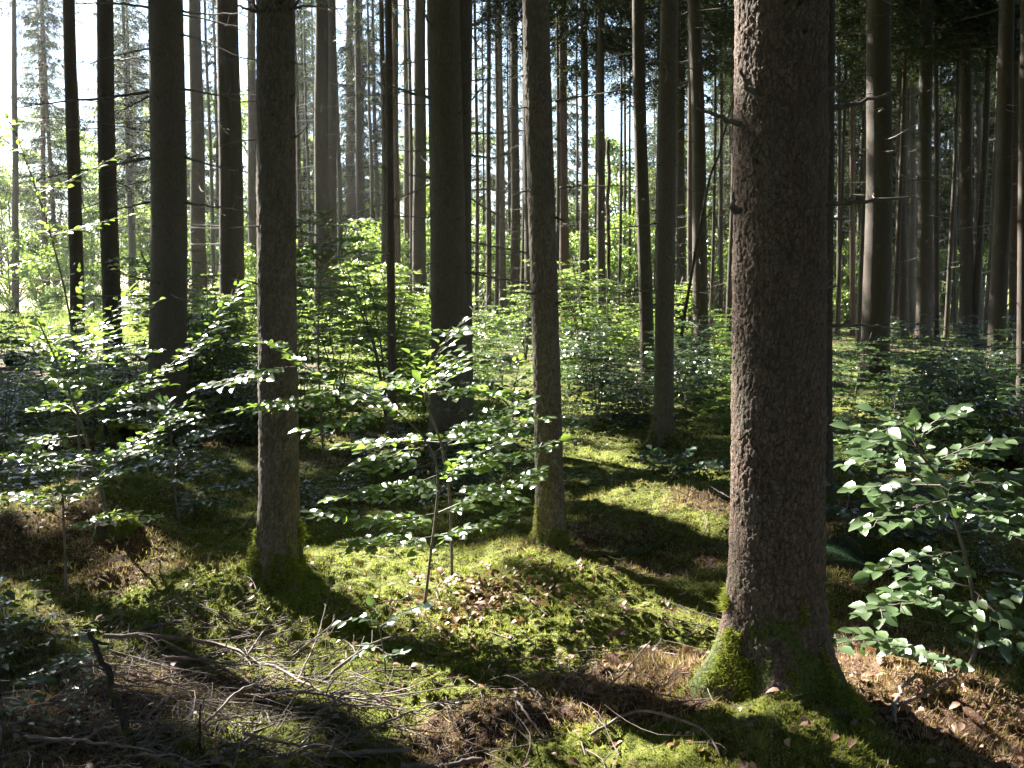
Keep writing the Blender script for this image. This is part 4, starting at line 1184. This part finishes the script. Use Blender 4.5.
attr(gm, 'litter', litter_amount(V[:, 0], V[:, 1])); attr(gm, 'clearing', clearing_amount(V[:, 0], V[:, 1]))
go = link('ground', gm); tag(go, 'mossy forest floor with brown litter patches', 'ground', kind='structure')

# moss shoots: one carpet
rg = np.random.default_rng(31)
N = 900000
a = rg.uniform(math.radians(-37), math.radians(37), N); r = 2.6 * (15 / 2.6) ** (rg.random(N) ** 1.15)
x = r * np.sin(a); y = r * np.cos(a)
lt = litter_amount(x, y)
keep = rg.random(N) < (1.0 - .1 * lt) * (.45 + .75 * sstep(.3, .6, fbm(x * 5, y * 5, 2, 91)))
x, y, r, lt = x[keep], y[keep], r[keep], lt[keep]; n = len(x)
e = .02
zc = terrain(x, y, True); zx = terrain(x + e, y, True); zy = terrain(x, y + e, True)
Nn = unit(np.stack([-(zx - zc) / e, -(zy - zc) / e, np.ones(n)], 1))
clump = .55 + .9 * vnoise(x * 14, y * 14, 95)
ln = rg.uniform(.005, .0135, n) * (1 + .7 * lt) * clump * (1 + .10 * (r - 3)); wd = rg.uniform(.0014, .003, n) * (.6 + .16 * r)
mb = MB(); moss_blades(mb, np.stack([x, y, zc - .002], 1), Nn, ln, wd, rg)
mm = mb.mesh('moss_carpet', [M['moss']], False)
brown = np.clip(lt * 1.15 + rg.normal(0, .18, n), 0, 1); brown = np.where(rg.random(n) < .07, .85, brown)
attr(mm, 'litter', np.repeat(brown, 3))
mo = link('moss_carpet', mm); tag(mo, 'feathery green and brown moss covering the forest floor', 'moss', kind='stuff')

# dead leaves and needles
def scatter(n, zones, rg):
    """points on the ground round given pixels"""
    out = []
    W_ = np.array([z[3] for z in zones], float); W_ /= W_.sum()
    for k, z in enumerate(zones):
        m = int(n * W_[k]); g = onground(z[0], z[1])
        out.append(np.stack([g[0] + rg.normal(0, z[2], m), g[1] + rg.normal(0, z[2], m)], 1))
    return np.concatenate(out)
rg = np.random.default_rng(51)
XYl = scatter(1500, [(470, 605, .2, 6), (510, 600, .22, 4), (440, 630, .18, 2), (620, 690, .3, 2.2), (940, 720, .35, 3), (1000, 700, .3, 2), (30, 530, .45, 3), (90, 520, .4, 3), (430, 700, .3, 1.5), (560, 610, .4, 1.2), (600, 400, 2.0, 1.5), (520, 370, 2.2, 3.0), (250, 620, .6, .8), (150, 570, .4, 1.0), (690, 640, .3, .5), (640, 480, 1.4, 1.2)], rg)
aa = rg.uniform(math.radians(-33), math.radians(33), 1300); r_ = 2.8 * 5 ** rg.random(1300)
XYl = np.vstack([XYl, np.stack([r_ * np.sin(aa), r_ * np.cos(aa)], 1)])
n = len(XYl); zl = terrain(XYl[:, 0], XYl[:, 1], True) + rg.uniform(.008, .03, n)
az = rg.uniform(0, 6.28, n)
mb = MB(); leaves(mb, np.column_stack([XYl, zl]), np.stack([np.cos(az), np.sin(az), rg.normal(0, .25, n)], 1), unit(np.array([0, 0, 1.0]) + rg.normal(0, .4, (n, 3))), rg.uniform(.02, .048, n), .34, 'oval', 0, .35)
o = link('leaf_litter', mb.mesh('leaf_litter', [M['dryleaf']], False)); tag(o, 'scattered pinkish brown dead leaves on the moss', 'leaf litter', kind='stuff')

# small twigs
def rand_twigs(mb, XYs, Ls, Rs, rg, lift=.012, arch=.3):
    for (x, y), L, r in zip(XYs, Ls, Rs):
        a = rg.uniform(0, 6.28); d = np.array([math.cos(a), math.sin(a), 0]); s = np.array([-d[1], d[0], 0])
        cv = rg.normal(0, .12) * L
        P = []
        for u in (-.5, -.17, .17, .5):
            q = np.array([x, y, 0]) + d * u * L + s * cv * (1 - 4 * u * u) + rg.normal(0, .02, 3) * L
            P.append(q)
        P = np.array(P); P[:, 2] = terrain(P[:, 0], P[:, 1], True) + lift + rg.uniform(0, arch) * L * rg.random() * np.array([0, .6, 1, .3 + rg.random()])
        tube(mb, smooth_line(P, 7), np.linspace(r, r * .35, 7), 4, 0, False)
rg = np.random.default_rng(52)
mb = MB()
T1 = scatter(1250, [(150, 690, .45, 7), (250, 720, .4, 5), (100, 740, .4, 5), (340, 740, .35, 3), (40, 690, .4, 3), (600, 690, .28, 1.2), (540, 730, .28, .6), (460, 740, .3, .8), (230, 660, .3, 2), (700, 620, .3, .8), (640, 540, .6, 1.6), (60, 640, .35, 2)], rg)
rand_twigs(mb, T1, rg.uniform(.06, .42, len(T1)), rg.uniform(.0012, .0036, len(T1)), rg, .012, .35)
aa = rg.uniform(math.radians(-33), math.radians(33), 800); r_ = 2.8 * 4.5 ** rg.random(800)
T2 = np.stack([r_ * np.sin(aa), r_ * np.cos(aa)], 1)
rand_twigs(mb, T2, rg.uniform(.05, .3, 800), rg.uniform(.0012, .004, 800), rg, .01, .15)
o = link('twig_litter', mb.mesh('twig_litter', [M['twig']])); tag(o, 'tangle of small dry twigs scattered over the moss', 'twigs', kind='stuff')

# fallen branches one can tell apart
def fallen(label, pts, r0, r1, lifts=None, twigs=8, seed=0, m='twig', name='fallen_branch', tw=.25):
    rg = np.random.default_rng(seed)
    P = []
    for k, (a, b) in enumerate(pts):
        g = onground(a, b); g[2] = float(terrain(g[0:1], g[1:2], True)[0]) + r0 + (lifts[k] if lifts else .01); P.append(g)
    P = np.array(P); C = smooth_line(P, 20); C[1:-1] += rg.normal(0, r0 * .4, (18, 3)); base = C[0].copy()
    mb = MB(); tube(mb, C - base, np.linspace(r0, r1, 20), 8)
    Lt = np.linalg.norm(C[-1] - C[0])
    for _ in range(twigs):
        i = int(rg.integers(2, 18)); d = unit(unit(C[i + 1] - C[i]) * .8 + np.array([rg.normal(0, .7), rg.normal(0, .7), rg.uniform(-.05, .5)])); l = min(.5, Lt * rg.uniform(.12, tw + .12))
        a_ = C[i] - base; mid = a_ + d * l * .5 + rg.normal(0, .07 * l, 3)
        end = a_ + d * l; end[2] = max(end[2], mid[2] - .1 * l)
        tube(mb, smooth_line([a_, mid, end], 6), np.linspace(r0 * .35, .001, 6), 4)
    o = link(name, mb.mesh(name, [M[m]]), None, base)
    return tag(o, label, 'branch', 'fallen branches of the brush pile')
fallen('thick dry branch lying straight across the brush pile, topmost of it', [(118, 642), (150, 636), (182, 632)], .012, .010, None, 3, 1)
fallen('long twiggy branch from the brush pile towards the mossy-footed trunk', [(105, 650), (170, 653), (220, 657), (280, 680), (330, 700), (400, 712)], .011, .004, [.04, .06, .05, .03, .02, .01], 16, 2)
fallen('long thin branch crossing the pile diagonally down to the right', [(170, 655), (215, 675), (260, 698), (310, 700), (370, 708)], .007, .003, [.05, .05, .03, .02, .02], 8, 3)
fallen('curved pale branch ending near the bottom edge, right part of the pile', [(215, 778), (232, 752), (250, 740), (262, 722)], .014, .003, None, 4, 4)
fallen('bark-covered log piece sunk in the twigs at the bottom left', [(60, 790), (100, 764), (150, 752), (190, 768)], .02, .006, [-.01, -.012, -.008, -.01], 2, 5)
fallen('forked dry branch along the bottom edge left of the middle', [(280, 765), (330, 757), (410, 755)], .010, .009, None, 4, 6)
fallen('straight grey branch along the very bottom edge in the middle', [(400, 768), (440, 766), (482, 764)], .011, .009, None, 2, 7)
fallen('thin branch rising from the bottom edge towards the small seedling', [(275, 762), (330, 750), (380, 735), (430, 722), (470, 724)], .006, .003, [.01, .03, .04, .05, .03], 8, 8)
fallen('springy bare twig standing up behind the small moss patch, left of the seedling', [(295, 690), (318, 655), (335, 622)], .005, .002, [.0, .08, .2], 7, 9)
fallen('crooked bare twig on the brown litter right of the bottom middle', [(515, 705), (520, 735), (545, 752)], .006, .004, [.02, .04, .01], 5, 10)
fallen('long arched twig lying over the brown litter hump', [(590, 748), (640, 735), (700, 758), (720, 775)], .006, .004, [.01, .03, .02, .01], 5, 11)
fallen('pair-like curved twig lying on the top of the litter hump', [(560, 700), (600, 720), (650, 690)], .005, .003, [.02, .02, .05], 6, 12)
fallen('fallen mossy branch in the shade between the slim spruce and the huge trunk', [(590, 575), (640, 560), (675, 545)], .022, .016, None, 3, 13, 'bark')
fallen('curled bare twig at the foot of the huge trunk, left side', [(745, 520), (720, 508), (705, 500)], .006, .004, [.02, .06, .08], 3, 14)
fallen('twiggy branch lying beside the mossy-footed trunk at its left', [(236, 535), (250, 528), (262, 520)], .006, .003, [.02, .06, .1], 8, 15)
fallen('pale stick on the ground below the right foreground bush', [(875, 722), (910, 716), (955, 700)], .009, .006, [.01, .02, .05], 3, 16)
fallen('short stubby stick poking up below the right foreground bush', [(893, 735), (898, 715), (915, 702)], .008, .006, [.0, .03, .07], 1, 17)
fallen('pale short branch lying behind the right bush stem', [(985, 592), (1005, 588), (1030, 590)], .011, .010, None, 1, 18)
fallen('small pile of bare twigs on the left of the litter hump', [(505, 690), (530, 702), (560, 698)], .006, .003, [.03, .05, .03], 12, 19)
fallen('dark fallen trunk piece in the undergrowth at the left edge', [(10, 368), (45, 362)], .12, .10, None, 2, 20, 'bark', 'fallen_log')
fallen('bare twig arching beside the black trunk right of the huge spruce', [(838, 560), (845, 530), (853, 505)], .006, .004, [.0, .1, .2], 0, 21)
rgf = np.random.default_rng(88)
for k in range(26):
    px = rgf.uniform(10, 330); py = rgf.uniform(650, 765); a = rgf.uniform(-.5, .35); l = rgf.uniform(50, 150)
    fallen('thin dry spruce branch among many in the tangled brush pile', [(px, py), (px + l * .5 * math.cos(a), py + l * .5 * math.sin(a) + rgf.uniform(-8, 8)), (px + l * math.cos(a), py + l * math.sin(a))], rgf.uniform(.003, .008), .002, [rgf.uniform(0, .08), rgf.uniform(.02, .12), rgf.uniform(0, .1)], 10, 200 + k)
# the dark stick standing in the brush
g = ground_px(140, 768)
o = pole('upright_stick', [(142, 775), (122, 715), (104, 665), (89, 633)], [3.25, 3.27, 3.3, 3.33], .016, .008, 'dark bare stick standing up slanted in the brush pile at bottom left', 'stick', 'bark', twigs=3)
for k, (x0, y0, x1, y1, lab) in enumerate(((205, 775, 201, 705, 'thin dark upright twig in the brush pile left of the bottom middle'), (168, 590, 160, 560, 'short knotty upright twig behind the brush pile'))):
    g = ground_px(x0, min(y0, 766))
    pole('upright_stick', [(x0, y0), ((x0 + x1) / 2 - 3, (y0 + y1) / 2), (x1, y1)], g[1], .006, .003, lab, 'stick', 'bark', twigs=3, seed=k + 5)

# stumps
def stump(px, py, r, h, label, seed):
    g = ground_px(px, py); root = thing('tree_stump', g, label, 'stump'); rg = np.random.default_rng(seed)
    k = 48; z = np.concatenate([np.linspace(-.15, h, 26)]); th = np.arange(k) / k * 6.2832
    Z_, T_ = np.meshgrid(z, th, indexing='ij')
    rr = r * (1 + .5 * np.exp(-np.clip(Z_, 0, 9) / .1) * (.6 + .4 * np.cos(5 * T_ + seed)) + .5 * (fbm(np.cos(T_) * 3 + 9, np.sin(T_) * 3 + Z_ * 3 + 9, 3, seed) - .5))
    top = h * (.35 + .9 * fbm(np.cos(T_) * 3 + 5, np.sin(T_) * 3 + 5, 3, seed + 2)) ; Zz = np.minimum(Z_, top) if True else Z_
    V = np.stack([rr * np.cos(T_), rr * np.sin(T_), Zz], -1).reshape(-1, 3)
    n = len(z); i = np.arange(n - 1)[:, None] * k; j = np.arange(k)[None]; j2 = (j + 1) % k
    q = np.stack([i + j, i + j2, i + k + j2, i + k + j], -1).reshape(-1, 4)
    V = np.vstack([V, [[0, 0, h * .3]]]); mb = MB(); mb.add(V, q, [((n - 1) * k + a, (n - 1) * k + (a + 1) % k, n * k) for a in range(k)])
    link('trunk_base', mb.mesh('trunk_base', [M['bark']]), root)
    N_ = 16000; a = rg.uniform(0, 6.28, N_); rad_ = rg.uniform(0, 1, N_) ** .5 * r * 1.25; zz = np.where(rad_ < r, h * .85, h * .85 - (rad_ - r) * 2.2)
    P = np.stack([rad_ * np.cos(a), rad_ * np.sin(a), zz], 1); mb = MB()
    sel = fbm(P[:, 0] * 8, P[:, 1] * 8, 2, seed) > .42; P = P[sel]; m = len(P)
    moss_blades(mb, P, unit(np.stack([np.cos(a[sel]) * rad_[sel] * 3, np.sin(a[sel]) * rad_[sel] * 3, np.ones(m)], 1)), rg.uniform(.01, .022, m), rg.uniform(.002, .004, m), rg)
    me = mb.mesh('moss', [M['moss']], False); attr(me, 'litter', np.zeros(3 * m)); mo = link('moss', me, root); mo['kind'] = 'stuff'
#stump(663, 518, .12, .1, 'low dark rotten stump in the shade left of the huge trunk', 3)
stump(118, 548, .11, .1, 'mossy stump beside the leaning left sapling', 4)
stump(128, 455, .25, .35, 'black old stump in the shade left of the thick whorled trunk', 6)
stump(690, 405, .3, .2, 'mossy mound-like stump behind the spruce with the mossy root', 8)

# cones
def cone(px, py, label, seed, L=.1):
    rg = np.random.default_rng(seed); g = onground(px, py); g[2] = float(terrain(g[0:1], g[1:2], True)[0]) + .025
    root = thing('spruce_cone', g, label, 'cone', 'fallen spruce cones'); az = rg.uniform(0, 3.14)
    d = np.array([math.cos(az), math.sin(az), .08]); s = np.linspace(0, 1, 10)
    mb = MB(); tube(mb, d * (L * (s - .5))[:, None], L * .13 * np.sin(math.pi * (s * .9 + .06)) ** .6, 8)
    link('core', mb.mesh('core', [M['twig']]), root)
    mb = MB(); n = 90; u = np.arange(n) / n; a = np.arange(n) * 2.4
    A_ = unit(np.cross(d, [0, 0, 1.0])); B_ = np.cross(d, A_)
    R = A_ * np.cos(a)[:, None] + B_ * np.sin(a)[:, None]; rr = L * .13 * np.sin(math.pi * (u * .9 + .06)) ** .6
    leaves(mb, d * (L * (u - .5))[:, None] + R * rr[:, None] * .8, R * .6 + d * .9, R - d * .6, np.full(n, L * .17), .42, 'dia')
    link('scales', mb.mesh('scales', [M['dryleaf']], False), root)
for k, (px, py, lab) in enumerate(((614, 693, 'pale cone lying on the brown litter hump'), (880, 681, 'long pale cone lying right of the huge trunk foot'), (868, 690, 'small cone just below the long pale cone'), (616, 646, 'cone on the mossy patch left of the huge trunk root'), (975, 735, 'cone on the ground below the right foreground bush'))):
    cone(px, py, lab, 300 + k, .1 if k != 2 else .05)

# grass in the clearing
rg = np.random.default_rng(61)
N = 60000
a = np.radians(rg.uniform(-36, -5, N)); r = rg.uniform(30, 62, N)
x = r * np.sin(a); y = r * np.cos(a); z = terrain(x, y)
P = np.stack([x, y, z], 1)
mb = MB(); moss_blades(mb, P, np.tile([0, 0, 1.0], (N, 1)), rg.uniform(.15, .5, N), rg.uniform(.01, .025, N), rg)
o = link('clearing_grass', mb.mesh('clearing_grass', [M['grass']], False)); tag(o, 'sunlit yellow-green grass in the clearing at the left', 'grass', kind='stuff')

# low leafy ground cover between 6 and 30 m
rg = np.random.default_rng(62)
N = 20000
a = np.radians(rg.uniform(-34, 34, N)); r = 7.5 * (34 / 7.5) ** rg.random(N)
x = r * np.sin(a); y = r * np.cos(a)
k = sstep(.46, .6, fbm(x * .5, y * .5, 3, 99)) > rg.random(N)
for gx, gy, rr, am in LIT[14:]:
    if am < 0: k &= ~(((x - gx) ** 2 + (y - gy) ** 2) < (rr * .9) ** 2)
x, y, r = x[k], y[k], r[k]; n = len(x)
z = terrain(x, y, True) + rg.uniform(.02, .16, n)
az = rg.uniform(0, 6.28, n)
mb = MB(); leaves(mb, np.stack([x, y, z], 1), np.stack([np.cos(az), np.sin(az), rg.normal(.1, .2, n)], 1), unit(np.array([0, 0, 1.0]) + rg.normal(0, .35, (n, 3))), rg.uniform(.03, .06, n) * (1 + r * .02), .38, 'dia')
o = link('ground_cover', mb.mesh('ground_cover', [M['leaf_cool']], False)); tag(o, 'patchy low leafy ground cover on the forest floor', 'ground cover', kind='stuff')
print('objects', len(bpy.data.objects), 'polys', sum(len(m.polygons) for m in bpy.data.meshes))

# thin even haze round the whole wood, added to imitate veiling glare
m = bpy.data.materials.new('haze'); m.use_nodes = True; t = m.node_tree
t.nodes.remove(t.nodes['Principled BSDF'])
v = t.nodes.new('ShaderNodeVolumePrincipled'); v.inputs['Density'].default_value = .0003
v.inputs['Color'].default_value = (.92, .95, 1, 1); v.inputs['Anisotropy'].default_value = .55
t.links.new(v.outputs[0], t.nodes['Material Output'].inputs['Volume'])
mb = MB()
c = np.array([(x, y, z) for z in (-3.5, 34) for x, y in ((-300, -300), (300, -300), (300, 300), (-300, 300))], float)
mb.add(c, [(0, 3, 2, 1), (4, 5, 6, 7), (0, 1, 5, 4), (1, 2, 6, 5), (2, 3, 7, 6), (3, 0, 4, 7)])
o = link('haze', mb.mesh('haze', [m], False)); tag(o, 'thin even haze added for a bright glow between the trees', 'haze', kind='stuff')
